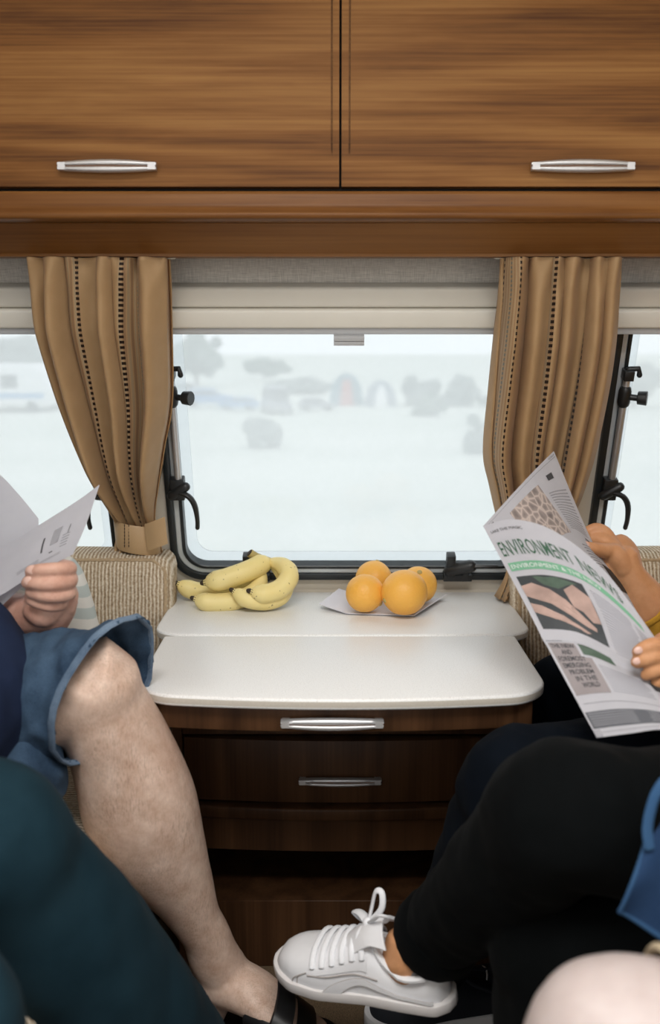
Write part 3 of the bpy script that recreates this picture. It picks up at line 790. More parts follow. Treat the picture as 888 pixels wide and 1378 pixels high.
def tieback(par, pxl, pxr, pya, pyb, Y, tab):
    mb = MB(); c0 = P((pxl+pxr)/2, pya, Y); c1 = P((pxl+pxr)/2+3, pyb, Y)
    rx = (P(pxr, pya, Y).x-P(pxl, pya, Y).x)/2
    n = 40; R = []
    for k in range(n):
        a = 2*math.pi*k/n; ca, sa = math.cos(a), math.sin(a)
        def pt(c, f, dz): return Vector((c.x+rx*f*ca, c.y+.030*f*sa, c.z+dz - .006*ca))
        R.append([pt(c0, 1.0, 0), pt(c0, 1.06, -.004), pt(c1, 1.04, .004), pt(c1, .98, 0), pt(c1, .95, .002), pt(c0, .95, -.002)])
    mb.rings(R, loop=True)
    o = mb.build('tieback', M['tieback'], par)
    if tab:
        q = [P(pxr-16, pya+2, Y-.030), P(pxr+10, pya-8, Y-.040), P(pxr+14, pyb-10, Y-.040), P(pxr-12, pyb, Y-.032)]
        mb = MB(); mb.grid(lambda u, v: lerp(lerp(q[0], q[1], u), lerp(q[3], q[2], u), v) + Vector((0, -.004*math.sin(u*3), 0)), 8, 6, thick=.003)
        mb.build('tieback_tab', M['tieback'], o)
    st = MB()
    for fx in (.22, .32):
        for k in range(7):
            a = P(lerp(pxl, pxr, fx), lerp(pya+3, pyb-3, k/7), Y-.0305); b = P(lerp(pxl, pxr, fx), lerp(pya+3, pyb-3, (k+.55)/7), Y-.0305)
            st.tube([a, b], .0008, 5)
    st.build('stitching', M['stitch'], o)
tieback(cl, 155, 212, 703, 741, wall_y(720, .052), True)

# ------------------------------------------------------------------ fruit on the table
bt = thing('banana_bunch', 'bunch of five ripe yellow bananas lying on the cream table', 'bananas', PZ(310, 812, TZ))
def one_banana(pts, r, stem=True):
    pts = [P(*p) for p in pts]
    n = len(pts); rad = []
    D = smooth_list(pts, 6); m = len(D)
    for i in range(m):
        t = i/(m-1)
        k = .34+.66*min(1, t/.16)**.7
        if t > .72: k = lerp(1.0, .36, ((t-.72)/.28)**1.5)
        rad.append(r*k)
    mb = MB(); mb.tube(D, rad, 10)
    # blunt five-sided feel comes from a low side count with smoothing
    o = mb.build('banana', M['banana'], bt, angle=80)
    tip = MB(); d = (D[0]-D[1]).normalized(); tip.tube([D[0]-d*.001, D[0]+d*.006], [r*.36, r*.24], 8)
    tip.build('tip', M['banana_tip'], o)
    return o
one_banana([(240, 786, 1.655), (262, 795, 1.66), (295, 797, 1.665), (330, 788, 1.67), (350, 768, 1.665)], .0165)
one_banana([(263, 806, 1.60), (284, 811, 1.60), (318, 808, 1.605), (345, 794, 1.62), (354, 770, 1.645)], .0165)
one_banana([(277, 784, 1.615), (300, 780, 1.615), (332, 769, 1.625), (352, 759, 1.64), (356, 755, 1.65)], .0185)
one_banana([(315, 796, 1.585), (333, 806, 1.585), (358, 809, 1.59), (379, 800, 1.605), (383, 778, 1.635), (366, 760, 1.655)], .0160)
one_banana([(339, 796, 1.575), (356, 799, 1.58), (377, 792, 1.59), (389, 776, 1.605), (381, 762, 1.63), (362, 756, 1.65)], .0170)
mb = MB(); mb.tube([P(362, 760, 1.655), P(352, 755, 1.652), P(343, 749, 1.648), P(336, 744, 1.645)], [.013, .011, .008, .0075], 10, 3, round_ends=False)
st = mb.build('stem', M['banana_stem'], bt); 
mb = MB(); a, b = P(336.5, 744.5, 1.645), P(335, 743.3, 1.6445); mb.tube([a, b], [.0068, .0062], 10, round_ends=False); mb.build('cut_end', M['banana_tip'], st)

tr = thing('fruit_tray', 'small pale folded card tray under the oranges', 'tray', PZ(520, 818, TZ))
A_, B_, C_, D_ = PZ(466, 826, TZ+.002), PZ(557, 829, TZ+.002), PZ(592, 806, TZ+.002), PZ(486, 803, TZ+.002)
E_, F_ = A_+Vector((-.046, .030, .008)), D_+Vector((-.040, .016, .010))
def strip(mb, rows, th=.0014):
    mb.grid(lambda u, v: lerp(rows[0][0].lerp(rows[0][1], u), rows[1][0].lerp(rows[1][1], u), v), 2, 2, thick=-th)
mb = MB(); strip(mb, ((A_, B_), (D_, C_))); mb.build('tray_base', M['tray'], tr, smooth=False)
mb = MB(); strip(mb, ((E_, A_), (F_, D_))); mb.build('tray_flap', M['tray'], tr, smooth=False)
up = Vector((0, 0, .006))
mb = MB(); strip(mb, ((B_, B_+Vector((.010, -.001, .007))), (C_, C_+Vector((.012, 0, .008))))); mb.build('tray_lip', M['tray'], tr, smooth=False)
ORG = [((544, 797), .0385, 'largest orange, at the front of the card tray'), ((491, 798), .0325, 'small orange on the tray beside the flap, nearest the bananas'),
       ((503, 779), .0330, 'small orange at the back of the tray, nearest the window'), ((563, 787), .0325, 'small orange half hidden behind the largest, brown navel on top')]
for i, (px, r, lab) in enumerate(ORG):
    c = PZ(px[0], px[1], TZ+.0045+r)
    t = thing('orange', lab, 'orange', (c.x, c.y, c.z-r), 'oranges on the card tray')
    mb = MB(); mb.ball(c, (r, r, r*.97), 40, 26)
    me = mb.mesh('fruit'); 
    for v in me.vertices: v.co += (v.co-c).normalized()*(.0010*noise.noise(v.co*35+Vector((i*3, 0, 0))))
    fr = link('fruit', me, M['orange'], t)
    d = [Vector((-.85, -.4, -.25)), Vector((.9, -.2, -.6)), Vector((.2, .3, .9)), Vector((.0, -.55, .83))][i].normalized()
    mb = MB(); mb.ball(c+d*(r*.985), (.0045, .0045, .0022), 10, 6, rot=d.to_track_quat('Z', 'Y').to_matrix())
    mb.build('navel', M['banana_stem'], fr)

# ------------------------------------------------------------------ newspapers
def surf(rows, vpos):
    R = [[Vector(P(*c)) for c in r] for r in rows]
    def along(L, t):
        n = len(L)-1; i = min(int(t*n), n-1); k = t*n-i
        return cr(L[max(i-1, 0)], L[i], L[i+1], L[min(i+2, n)], k)
    def f(u, v):
        i = 0
        while i < len(vpos)-2 and v > vpos[i+1]: i += 1
        k = (v-vpos[i])/(vpos[i+1]-vpos[i])
        Q = [along(r, min(1, max(0, u))) for r in R]
        return cr(Q[max(i-1, 0)], Q[i], Q[i+1], Q[min(i+2, len(Q)-1)], k)
    return f
CAMP = Vector((0, 0, EYE))
def on(f, u, v, off=.0005):
    e = .004
    p = f(u, v); du = f(u+e, v)-f(u-e, v); dv = f(u, v+e)-f(u, v-e); n = du.cross(dv)
    if n.length < 1e-12: return p
    n.normalize()
    if n.dot(CAMP-p) < 0: n = -n
    return p+n*off
def patch(mb, f, u0, v0, u1, v1, off=.0005, nu=6, nv=6, skew=0.0):
    mb.grid(lambda a, b: on(f, lerp(u0, u1, a)+skew*b, lerp(v0, v1, b), off), nu, nv)
def lines(mb, f, u0, v0, u1, v1, n, duty=.45, off=.0005, rag=.15):
    for k in range(n):
        v = lerp(v0, v1, k/n); e = u1 - (random.random()*rag*(u1-u0) if k % 5 == 4 else random.random()*.03*(u1-u0))
        patch(mb, f, u0, v, e, v+(v1-v0)/n*duty, off, 4, 1)
def poly_patch(mb, f, pts, off):
    n = len(pts); c = (sum(p[0] for p in pts)/n, sum(p[1] for p in pts)/n)
    vs = [on(f, c[0], c[1], off)] + [on(f, lerp(c[0], p[0], .5), lerp(c[1], p[1], .5), off) for p in pts] + [on(f, *p, off) for p in pts]
    fs = []
    for i in range(n):
        j = (i+1) % n; fs.append((0, 1+i, 1+j)); fs.append((1+i, 1+n+i, 1+n+j, 1+j))
    mb.add(vs, fs)
def text_on(mb, f, body, u0, v0, u1, v1, off=.0009, bold=0.0):
    cu = bpy.data.curves.new('t', 'FONT'); cu.body = body; cu.size = 1.0; cu.resolution_u = 2; cu.offset = bold
    o = bpy.data.objects.new('t', cu); COL.objects.link(o)
    dg = bpy.context.evaluated_depsgraph_get(); dg.update()
    me = bpy.data.meshes.new_from_object(o.evaluated_get(dg), depsgraph=dg)
    bpy.data.objects.remove(o); bpy.data.curves.remove(cu)
    xs = [v.co.x for v in me.vertices]; ys = [v.co.y for v in me.vertices]
    ax, bx, ay, by = min(xs), max(xs), min(ys), max(ys)
    vs = [on(f, lerp(u0, u1, (v.co.x-ax)/(bx-ax)), lerp(v1, v0, (v.co.y-ay)/(by-ay)), off) for v in me.vertices]
    mb.add(vs, [list(p.vertices) for p in me.polygons]); bpy.data.meshes.remove(me)

nw = thing('newspaper', 'open newspaper headed in green, held up by the mustard-sleeved reader', 'newspaper', P(803, 993, 1.16))
near = surf([[(650, 708, 1.215), (692, 699, 1.195), (748, 716, 1.17), (815, 770, 1.14), (884, 862, 1.11)],
             [(700, 801, 1.17), (752, 800, 1.15), (808, 818, 1.13), (865, 862, 1.11), (925, 922, 1.085)],
             [(729, 857, 1.135), (780, 861, 1.12), (835, 888, 1.105), (888, 914, 1.085), (948, 952, 1.065)],
             [(766, 925, 1.085), (815, 921, 1.075), (868, 932, 1.06), (918, 950, 1.045), (978, 982, 1.03)],
             [(803, 993, 1.025), (848, 987, 1.02), (893, 982, 1.01), (945, 992, 1.0), (1008, 1012, .99)]], [0, .33, .52, .76, 1.0])
def near_c(u, v):     # the half-fold crease across the page
    p = near(u, v); k = math.exp(-((v-.525)/.022)**2); return p + Vector((-.35, -.9, .2))*(.0045*k)
s1 = MB(); s1.grid(near_c, 40, 48, thick=.0002); s1 = s1.build('page', M['paper'], nw, angle=80)
far = surf([[(650, 708, 1.218), (690, 664, 1.29), (719, 633, 1.35), (745, 607, 1.41)],
            [(692, 785, 1.182), (742, 724, 1.28), (770, 712, 1.345), (798, 731, 1.40)],
            [(740, 875, 1.128), (790, 815, 1.24), (818, 788, 1.325), (843, 795, 1.385)],
            [(803, 993, 1.030), (835, 925, 1.18), (862, 890, 1.30), (890, 884, 1.37)]], [0, .38, .68, 1.0])
s2 = MB(); s2.grid(far, 30, 36, thick=.0002); s2 = s2.build('page', M['paper'], nw, angle=80)
mb = MB(); text_on(mb, near_c, 'ENVIRONMENT', .05, .105, .50, .165, bold=.004); text_on(mb, near_c, 'NEWS', .535, .105, .76, .165, bold=.004); mb.build('headline', M['ink_green'], s1, smooth=False)
mb = MB(); text_on(mb, near_c, 'LAKE THE MAGIC', .05, .045, .27, .060); mb.build('strapline', M['ink_black'], s1, smooth=False)
mb = MB(); patch(mb, near_c, .045, .190, .82, .222, .0006, 16, 1); mb.build('green_band', M['ink_green2'], s1, smooth=False)
mb = MB(); text_on(mb, near_c, 'ENVIRONMENT & THE NEW', .06, .198, .60, .214, .0011); mb.build('band_lettering', M['ink_white'], s1, smooth=False)
mb = MB(); patch(mb, near_c, .055, .245, .455, .485, .0006, 10, 10); ph = mb.build('photo', M['photo_dark'], s1, smooth=False)
mb = MB()
poly_patch(mb, near_c, [(.055, .285), (.13, .275), (.21, .305), (.28, .345), (.35, .395), (.41, .425), (.405, .440), (.34, .435), (.26, .405), (.18, .365), (.10, .345), (.055, .335)], .0009)
poly_patch(mb, near_c, [(.30, .30), (.38, .265), (.455, .30), (.455, .395), (.40, .405), (.36, .375), (.31, .365)], .0009)
poly_patch(mb, near_c, [(.055, .36), (.12, .372), (.22, .415), (.31, .450), (.36, .462), (.33, .472), (.24, .452), (.14, .425), (.055, .40)], .00085)
mb.build('photo_hands', M['photo_skin'], s1, smooth=False)
mb = MB(); poly_patch(mb, near_c, [(.15, .248), (.30, .248), (.42, .255), (.34, .275), (.27, .30), (.19, .285)], .00085); mb.build('photo_blur', M['photo_green'], s1, smooth=False)
mb = MB()
lines(mb, near_c, .49, .255, .72, .50, 24); lines(mb, near_c, .74, .255, .95, .50, 24)
lines(mb, near_c, .28, .650, .56, .80, 14); lines(mb, near_c, .60, .575, .74, .62, 5); lines(mb, near_c, .60, .73, .95, .80, 7)
mb.build('text_columns', M['ink_light'], s1, smooth=False)
mb = MB(); patch(mb, near_c, .03, .548, .20, .80, .0006, 6, 10); patch(mb, near_c, .20, .62, .26, .80, .0006, 4, 8); mb.build('feature_box', M['ink_pinkbox'], s1, smooth=False)
mb = MB()
for k, wd in enumerate(('THE NEW', 'AND', 'FOREMOST', 'EMERGING', 'PROBLEM', 'IN THE', 'WORLD')):
    v = .553+k*.0325; wdt = .0205*len(wd); m = .118+.0075*k
    text_on(mb, near_c, wd, m-wdt/2, v, m+wdt/2, v+.024, .0011, .015)
mb.build('feature_lettering', M['ink_black'], s1, smooth=False)
mb = MB(); patch(mb, near_c, .22, .545, .42, .605, .0006); mb.build('green_photo', M['photo_green'], s1, smooth=False)
mb = MB(); patch(mb, near_c, .60, .635, .95, .715, .0006); mb.build('dark_photo', M['photo_dark'], s1, smooth=False)
mb = MB(); patch(mb, near_c, .02, .870, .97, .945, .0006, 16, 3); mb.build('dark_panel', M['ink_box'], s1, smooth=False)
mb = MB(); lines(mb, near_c, .04, .878, .95, .94, 6, .25, .0010); mb.build('panel_text', M['ink'], s1, smooth=False)
for q in ((.0, .952, .07, .998, 3), (.05, .835, .60, .838, 8), (.03, .968, .97, .971, 12), (.03, .535, .14, .538, 4)):
    mb = MB(); patch(mb, near_c, *q[:4], .0008, q[4], 2); mb.build('rule', M['ink'], s1, smooth=False)
# inner far page
mb = MB()
vs_ = [(.30, .10), (.42, .075), (.58, .085), (.62, .20), (.64, .33), (.48, .33), (.36, .28), (.26, .22)]
patch(mb, far, .22, .10, .60, .40, .0006, 10, 10); mb.build('branch_photo', M['photo_branch'], s2, smooth=False)
mb = MB(); lines(mb, far, .66, .17, .92, .38, 16); lines(mb, far, .66, .46, .80, .60, 8); mb.build('text_columns', M['ink_light'], s2, smooth=False)
mb = MB(); patch(mb, far, .04, .030, .97, .033, .0008, 10, 1); mb.build('rule', M['ink'], s2, smooth=False)
for q in ((.74, .085, .82, .115), (.80, .40, .93, .408), (.06, .045, .10, .056)):
    mb = MB(); patch(mb, far, *q, .0008); mb.build('print_mark', M['ink_black'], s2, smooth=False)
mb = MB(); text_on(mb, far, 'CLIMATE', .86, .012, .96, .022); mb.build('page_lettering', M['ink_black'], s2, smooth=False)
mb = MB(); patch(mb, far, .78, .56, .95, .70, .0008); mb.build('dark_photo', M['photo_dark'], s2, smooth=False)

nl = thing('newspaper', 'crumpled open newspaper gripped by the reader in denim shorts', 'newspaper', P(60, 770, 1.18))
ln = surf([[(134, 652, 1.27), (104, 674, 1.268), (55, 705, 1.262), (-10, 745, 1.25), (-110, 795, 1.22)],
           [(117, 702, 1.235), (86, 716, 1.236), (40, 742, 1.23), (-12, 775, 1.22), (-110, 825, 1.19)],
           [(98, 746, 1.195), (74, 758, 1.198), (38, 778, 1.198), (-8, 806, 1.19), (-110, 860, 1.16)]], [0, .5, 1.0])
p1_ = MB(); p1_.grid(ln, 30, 20, thick=.0002); p1_ = p1_.build('page', M['paper'], nl, angle=80)
lf = surf([[(52, 698, 1.295), (24, 664, 1.31), (-8, 632, 1.32), (-90, 570, 1.33)],
           [(50, 735, 1.275), (20, 730, 1.28), (-15, 725, 1.285), (-90, 700, 1.29)],
           [(40, 775, 1.25), (12, 790, 1.25), (-20, 805, 1.25), (-90, 840, 1.25)]], [0, .5, 1.0])
p2_ = MB(); p2_.grid(lf, 20, 20, thick=.0002); p2_ = p2_.build('page', M['paper'], nl, angle=80)
lu = surf([[(40, 778, 1.204), (15, 792, 1.202), (-20, 812, 1.198), (-110, 862, 1.17)],
           [(34, 786, 1.208), (6, 812, 1.206), (-20, 838, 1.204), (-110, 900, 1.18)]], [0, 1.0])
p3_ = MB(); p3_.grid(lu, 20, 8, thick=.0002); p3_.build('page', M['paper'], nl, angle=80)
mb = MB(); patch(mb, ln, .28, .38, .345, .62, .0006); mb.build('photo', M['ink'], p1_, smooth=False)
for q in ((.40, .42, .412, .66), (.31, .72, .34, .735), (.20, .42, .207, .55)):
    mb = MB(); patch(mb, ln, *q, .0006, 2, 5); mb.build('print_mark', M['ink_black'], p1_, smooth=False)
mb = MB(); lines(mb, ln, .18, .55, .25, .75, 5, .3); lines(mb, ln, .42, .74, .60, .80, 3, .3); lines(mb, ln, .22, .80, .42, .84, 2, .3)
mb.build('text_lines', M['ink'], p1_, smooth=False)

# striped scatter cushion between the hand and the back cushion
sc_ = thing('scatter_cushion', 'pale blue and white striped cushion propped behind the newspaper hand', 'cushion', P(90, 840, 1.42))
def leanc(o): 
    k = (o.z-.42)/.3
    return Vector((o.x - .028*k, o.y + .03*k, o.z))
xr = P(121, 850, 1.42).x
link('cover', softbox(xr-.28, 1.37, SEAT+.006, xr, 1.46, P(92, 742, 1.44).z, .035, .03, leanc), M['striped'], sc_)

# ------------------------------------------------------------------ people
Y_ = Vector((0, 1, 0)); Z_ = Vector((0, 0, 1))
def V3(*a): return Vector(a)
def pxr(r, Y, py):   # photo radius in pixels at depth Y, as metres
    return r*(P(445, py, Y).x-P(444, py, Y).x)
def torso(mb, j, g=0.0, hips=True, neck=True):
    pts = [j['pelvis'], j['waist'], j['chest'], j['shoulder']]
    rad = [(.165+g, .125+g), (.150+g, .120+g*1.3), (.170+g, .122+g), (.125+g, .075+g)]
    if neck: pts += [j['neck'], j['head']-Z_*.02]; rad += [(.056+g*.3, .058+g*.3), (.05, .055)]
    mb.tube(pts, rad, 24, 6, up=Y_)
def arm(mb, sh, el, wr, g=0.0, end=1.0):
    mb.tube([sh, lerp(sh, el, .5), el], [.052+g, .047+g, .040+g], 16, 5)
    if end > 0: mb.tube([el, lerp(el, wr, .35), lerp(el, wr, end)], [.040+g, .040+g, lerp(.040, .026, end)+g], 16, 5)
def leg(mb, hip, kn, an, g=0.0, ra=(.085, .078, .058, .056, .038), upto=1.0):
    mb.tube([hip, lerp(hip, kn, .5), lerp(hip, kn, .88), kn+(kn-lerp(hip, an, .5)).normalized()*.006, lerp(kn, an, .12), lerp(kn, an, .38), lerp(kn, an, upto)],
            [ra[0]+g, ra[1]+g, ra[2]+.004+g, ra[2]+g, ra[2]-.001+g, ra[3]+g, lerp(ra[3], ra[4], upto)+g], 36, 8)
def head(mb, j, f):
    h = j['head']
    mb.ball(h+Z_*.035+V3(-f*.012, 0, 0), (.096, .076, .10), 24, 16)
    mb.ball(h+V3(f*.022, 0, -.045), (.070, .058, .070), 20, 14)
    mb.tube([h+V3(f*.088, 0, .022), h+V3(f*.108, 0, -.012), h+V3(f*.092, 0, -.020)], [.008, .013, .010], 10, 3)
    mb.ball(h+V3(f*.086, 0, -.052), (.012, .024, .010), 10, 8)
    for s in (-1, 1): mb.ball(h+V3(-f*.012, s*.077, 0), (.018, .009, .030), 10, 8)
def face_parts(j, f, par, hairmat, longhair=False):
    h = j['head']
    for s in (-1, 1):
        m = MB(); m.ball(h+V3(f*.072, s*.030, .012), (.011, .013, .009), 10, 8); m.build('eye', M['eye'], par)
        m = MB(); m.ball(h+V3(f*.0815, s*.030, .012), (.003, .005, .005), 8, 6); m.build('iris', M['banana_tip'], par)
    m = MB(); m.ball(h+Z_*.052+V3(-f*.024, 0, 0), (.101, .085, .098), 24, 16)
    if longhair: m.tube([h+V3(-f*.05, 0, .05), h+V3(-f*.085, 0, -.06), h+V3(-f*.085, 0, -.16)], [.07, .06, .03], 14, 4, up=Y_)
    me = remesh(m, 'hair', .006, 1); wrinkle(me, .004, 30)
    for v in me.vertices:
        d = v.co-h
        if d.x*f > .055 and d.z < .065: v.co.x = h.x + f*.055
    link('hair', me, hairmat, par)
def cut_open(me, planes):
    """open a sleeve or hem: drop faces past each plane within a radius"""
    bm = bmesh.new(); bm.from_mesh(me)
    kill = []
    for fc in bm.faces:
        c = fc.calc_center_median()
        for (p, n, r, *ok) in planes:
            if (c-p).dot(n) > 0 and (c-p).length < r and (not ok or ok[0](c)): kill.append(fc); break
    bmesh.ops.delete(bm, geom=kill, context='FACES')
    seen = set(); best = []
    for f0 in bm.faces:
        if f0 in seen: continue
        comp = []; st = [f0]; seen.add(f0)
        while st:
            q = st.pop(); comp.append(q)
            for e in q.edges:
                for nf in e.link_faces:
                    if nf not in seen: seen.add(nf); st.append(nf)
        if len(comp) > len(best): best = comp
    keep = set(best)
    bmesh.ops.delete(bm, geom=[q for q in bm.faces if q not in keep], context='FACES')
    bm.to_mesh(me); bm.free()
def segd(c, a, b):
    d = b-a; t = max(0, min(1, (c-a).dot(d)/d.dot(d))); return (c-a-d*t).length
def garment(mb, name, mat, par, voxel=.0065, smooth=3, wr=None, cuts=None, thick=.003, hemmat=None):
    me = remesh(mb, name, voxel, smooth)
    if wr: wrinkle(me, *wr)
    o = None
    if cuts:
        cut_open(me, cuts)
    o = link(name, me, mat, par)
    if cuts:
        s = o.modifiers.new('cloth_thickness', 'SOLIDIFY'); s.thickness = thick; s.offset = -1
    return o
def hand(fingers, palm, wrist_chain):
    """fingers: lists of (point, radius); palm: (points, (a,b) radii, up); wrist_chain: points, radii"""
    mb = MB()
    for f in fingers: mb.tube([p for p, r in f], [r for p, r in f], 12, 4)
    for pts, rad, up in palm: mb.tube(pts, rad, 16, 4, up=up)
    mb.tube(wrist_chain[0], wrist_chain[1], 18, 4)
    return remesh(mb, 'hand', .0024, 2, .45)
def nails(par, spots):
    for p, d, n, r in spots:
        d = d.normalized(); n = (n-d*n.dot(d)).normalized(); b = d.cross(n)
        rot = Matrix((d, b, n)).transposed()
        mb = MB(); mb.ball(p, (r*1.25, r, r*.28), 12, 6, rot=rot); mb.build('nail', M['nail'], par)
def shoe_frame(heel, toe, up):
    F = (toe-heel); L = F.length; F.normalize(); U = (up-F*up.dot(F)).normalized(); S = F.cross(U)
    return L, (lambda x, y, z: heel + F*x + S*y + U*z)
def shoe_upper(mb, L, G, tops, wsc=1.0, base=.014, x1=1.0):
    R = []
    for i in range(29):
        t = (1-math.cos(math.pi*i/28))/2; x = lerp(.006, L*x1-.003, t)
        wd = interp([(0, .006), (.03, .021), (.10, .030), (.30, .033), (.50, .037), (.70, .046), (.85, .041), (.94, .028), (.985, .014), (1, .003)], t)[0]*wsc
        tp = interp(tops, t)[0]; ring = []
        for k in range(22):
            a = math.pi*k/21; ca, sa = math.cos(a), math.sin(a)
            ring.append(G(x, wd*math.copysign(abs(ca)**.75, ca), base+(tp-base)*abs(sa)**.8))
        ring += [G(x, -wd*(1-2*k/6), base-.002) for k in range(1, 6)]
        R.append(ring)
    mb.rings(R)
def sole(L, G, wsc=1.0, h=.017, z0=0.0, grow=.004):
    left, n = [], 34
    for i in range(n+1):
        t = (1-math.cos(math.pi*i/n))/2; x = lerp(-grow*.6, L+grow*.6, t)
        wd = interp([(0, .004), (.02, .018), (.08, .030), (.25, .034), (.45, .036), (.70, .047), (.85, .043), (.92, .034), (.96, .025), (.985, .016), (.996, .008), (1, .001)], t)[0]*wsc+grow*.6*min(1, 8*t, 8*(1-t))
        left.append((x, wd))
    poly = left + [(x, -y) for x, y in reversed(left)]
    mb = MB(); mb.prism(poly, lambda a, b, h_: G(a, b, h_), z0, z0+h); return mb
def sneaker(par, heel, toe, up, full=True):
    L, G = shoe_frame(heel, toe, up)
    k = L/.265
    tops = [(0, .060), (.05, .070), (.14, .060), (.26, .055), (.36, .072), (.44, .092), (.50, .086), (.60, .072), (.70, .060), (.80, .053), (.90, .046), (.96, .036), (1, .016)]
    mb = MB(); shoe_upper(mb, L, G, [(a, b*k) for a, b in tops], 1.0*k)
    u = mb.build('shoe', M['shoe_white'], par, angle=70)
    u['label'] = 'white leather sneaker with white laces'
    sole(L, G, k).build('sole', M['shoe_sole'], u, bevel=.003, seg=2)
    # tongue and collar
    mb = MB()
    def tong(a, b):
        t = b; x = lerp(.150, .092, t)*k; z = (lerp(.074, .116, t) + .005*math.sin(t*3) - .012*max(0, t-.6)*abs(2*a-1)**2*2.5)*k; y = (a-.5)*lerp(.044, .052, t)*k
        return G(x - .010*k*abs(2*a-1)**2, y, z - .010*k*abs(2*a-1)**2)
    mb.grid(tong, 10, 10, thick=.005*k); mb.build('tongue', M['shoe_white'], u, bevel=.001, seg=1)
    mb = MB(); loop = []
    for i in range(36):
        a = 2*math.pi*i/36; x = (.058+.052*math.cos(a))*k; y = .0305*math.sin(a)*k*(1 if math.cos(a) < .3 else .92)
        z = (.066 + .022*max(0, math.cos(a))**2 - .010*math.sin(a)**2 + .006*max(0, -math.cos(a)))*k
        loop.append(G(x, y, z))
    mb.tube(loop, .0048*k, 8, loop=True); mb.build('collar', M['shoe_white'], u)
    mb = MB(); mb.prism([((.058+.047*math.cos(i*math.pi/9))*k, .026*math.sin(i*math.pi/9)*k) for i in range(18)], lambda a, b, h: G(a, b, h), .050*k, .0645*k); mb.build('lining', M['lining'], u)
    def top_at(x): return interp([(a, b*k) for a, b in tops], x/L)[0]
    def wid_at(x): return interp([(0, .006), (.03, .021), (.10, .030), (.30, .033), (.50, .037), (.70, .046), (.85, .041), (1, .003)], x/L)[0]*k
    def skin_pt(x, a, off=0.0):       # a: angle over the vamp, 90 deg is the ridge
        ca, sa = math.cos(a), math.sin(a); w_, b_ = wid_at(x), .014
        p = G(x, w_*math.copysign(abs(ca)**.75, ca), b_+(top_at(x)-b_)*abs(sa)**.8)
        c = G(x, 0, .03*k); d = (p-c).normalized(); return p+d*off
    # lace guard with eyelets, lace bars
    for sgn in (1, -1):
        mb = MB()
        def guard(a, b):
            x = lerp(.112, .196, a)*k; ang = lerp(math.radians(52), math.radians(28), b); ang = ang if sgn > 0 else math.pi-ang
            return skin_pt(x, ang, .0016*k)
        mb.grid(guard, 14, 6, thick=.0012 if sgn < 0 else -.0012); mb.build('eyestay', M['shoe_white'], u)
        mb = MB()
        for i in range(6):
            x = lerp(.118, .190, i/5)*k; ang = math.radians(43); ang = ang if sgn > 0 else math.pi-ang
            mb.ball(skin_pt(x, ang, .0022*k), .0019*k, 8, 6)
        mb.build('eyelets', M['gap'], u)
    mb = MB()
    for i in range(6):
        x = lerp(.118, .190, i/5)*k
        pts = [skin_pt(x+.004*k*math.sin(q/8*math.pi), math.radians(lerp(43, 137, q/8)), .0040*k) for q in range(9)]
        mb.tube(pts, [(.0018*k, .0040*k)]*9, 8, up=(G(0, 0, 1)-G(0, 0, 0)))
    mb.build('laces', M['lace'], u)
    mb = MB()
    kn = G(.118*k, .006*k, .104*k)
    mb.ball(kn, .0085*k, 12, 8)
    def loopc(dirs, r): mb.tube([kn + (G(*d)-G(0, 0, 0))*k for d in dirs], r, 8, 5)
    loopc([(0, 0, 0), (-.004, .010, .022), (-.010, .014, .044), (-.020, .010, .046), (-.020, .003, .026), (-.004, 0, .004)], [(.0026*k, .0044*k)]*6)
    loopc([(0, 0, 0), (-.012, -.012, .018), (-.024, -.018, .034), (-.034, -.014, .030), (-.026, -.006, .014), (-.006, 0, .002)], [(.0022*k, .004*k)]*6)
    loopc([(0, 0, 0), (.016, .018, -.004), (.030, .030, -.014), (.024, .036, -.030), (.006, .030, -.030), (-.004, .012, -.012), (0, 0, 0)], [(.003*k, .007*k)]*7)
    loopc([(0, 0, 0), (-.010, .014, -.010), (-.014, .024, -.030), (-.006, .028, -.048)], [(.002*k, .0036*k)]*4)
    loopc([(0, 0, 0), (.012, -.016, -.008), (.010, -.026, -.026)], [(.002*k, .0036*k)]*3)
    mb.build('lace_bow', M['lace'], u)
    # seams and curved side stripe on both sides
    for sgn in (1, -1):
        def sp(x, deg, off): a = math.radians(deg); return skin_pt(x*k, a if sgn > 0 else math.pi-a, off*k)
        mb = MB()
        mb.tube([sp(.200, 30, .001), (sp(.212, 20, .001)), sp(.214, 6, .001)], .0008*k, 5, 4)
        mb.tube([sp(.098, 26, .002), sp(.13, 24, .002), sp(.17, 24, .002), sp(.197, 27, .002)], .0009*k, 5, 5)
        mb.tube([sp(.205, 27, .001), sp(.218, 16, .001), sp(.222, 6, .001)], .0007*k, 5, 4)
        mb.build('seams', M['seam'], u)
        mb = MB()
        A = [(.176, 1), (.158, 13), (.130, 19), (.095, 17), (.055, 12), (.022, 8)]; B = [(.150, 1), (.138, 8), (.120, 11.5), (.092, 10.5), (.055, 7), (.022, 4)]
        A_s = smooth_list([Vector((a, b, 0)) for a, b in A], 5); B_s = smooth_list([Vector((a, b, 0)) for a, b in B], 5)
        nn = len(A_s)-1
        def form(a, b):
            i = min(int(round(a*nn)), nn); q = A_s[i].lerp(B_s[i], b); return sp(q.x, q.y, .0016)
        mb.grid(form, nn, 4, thick=.0012 if sgn < 0 else -.0012); mb.build('side_stripe', M['shoe_white'], u)
        mb = MB()
        for off in (0.0, 1.0): mb.tube([sp(q.x, q.y, .0024) for q in (A_s if off == 0 else B_s)], .0006*k, 5)
        mb.tube([sp(lerp(q.x, r_.x, .5), lerp(q.y, r_.y, .5), .0024) for q, r_ in zip(A_s, B_s)][:18], .0006*k, 5)
        mb.build('stripe_stitching', M['seam'], u)
    return u
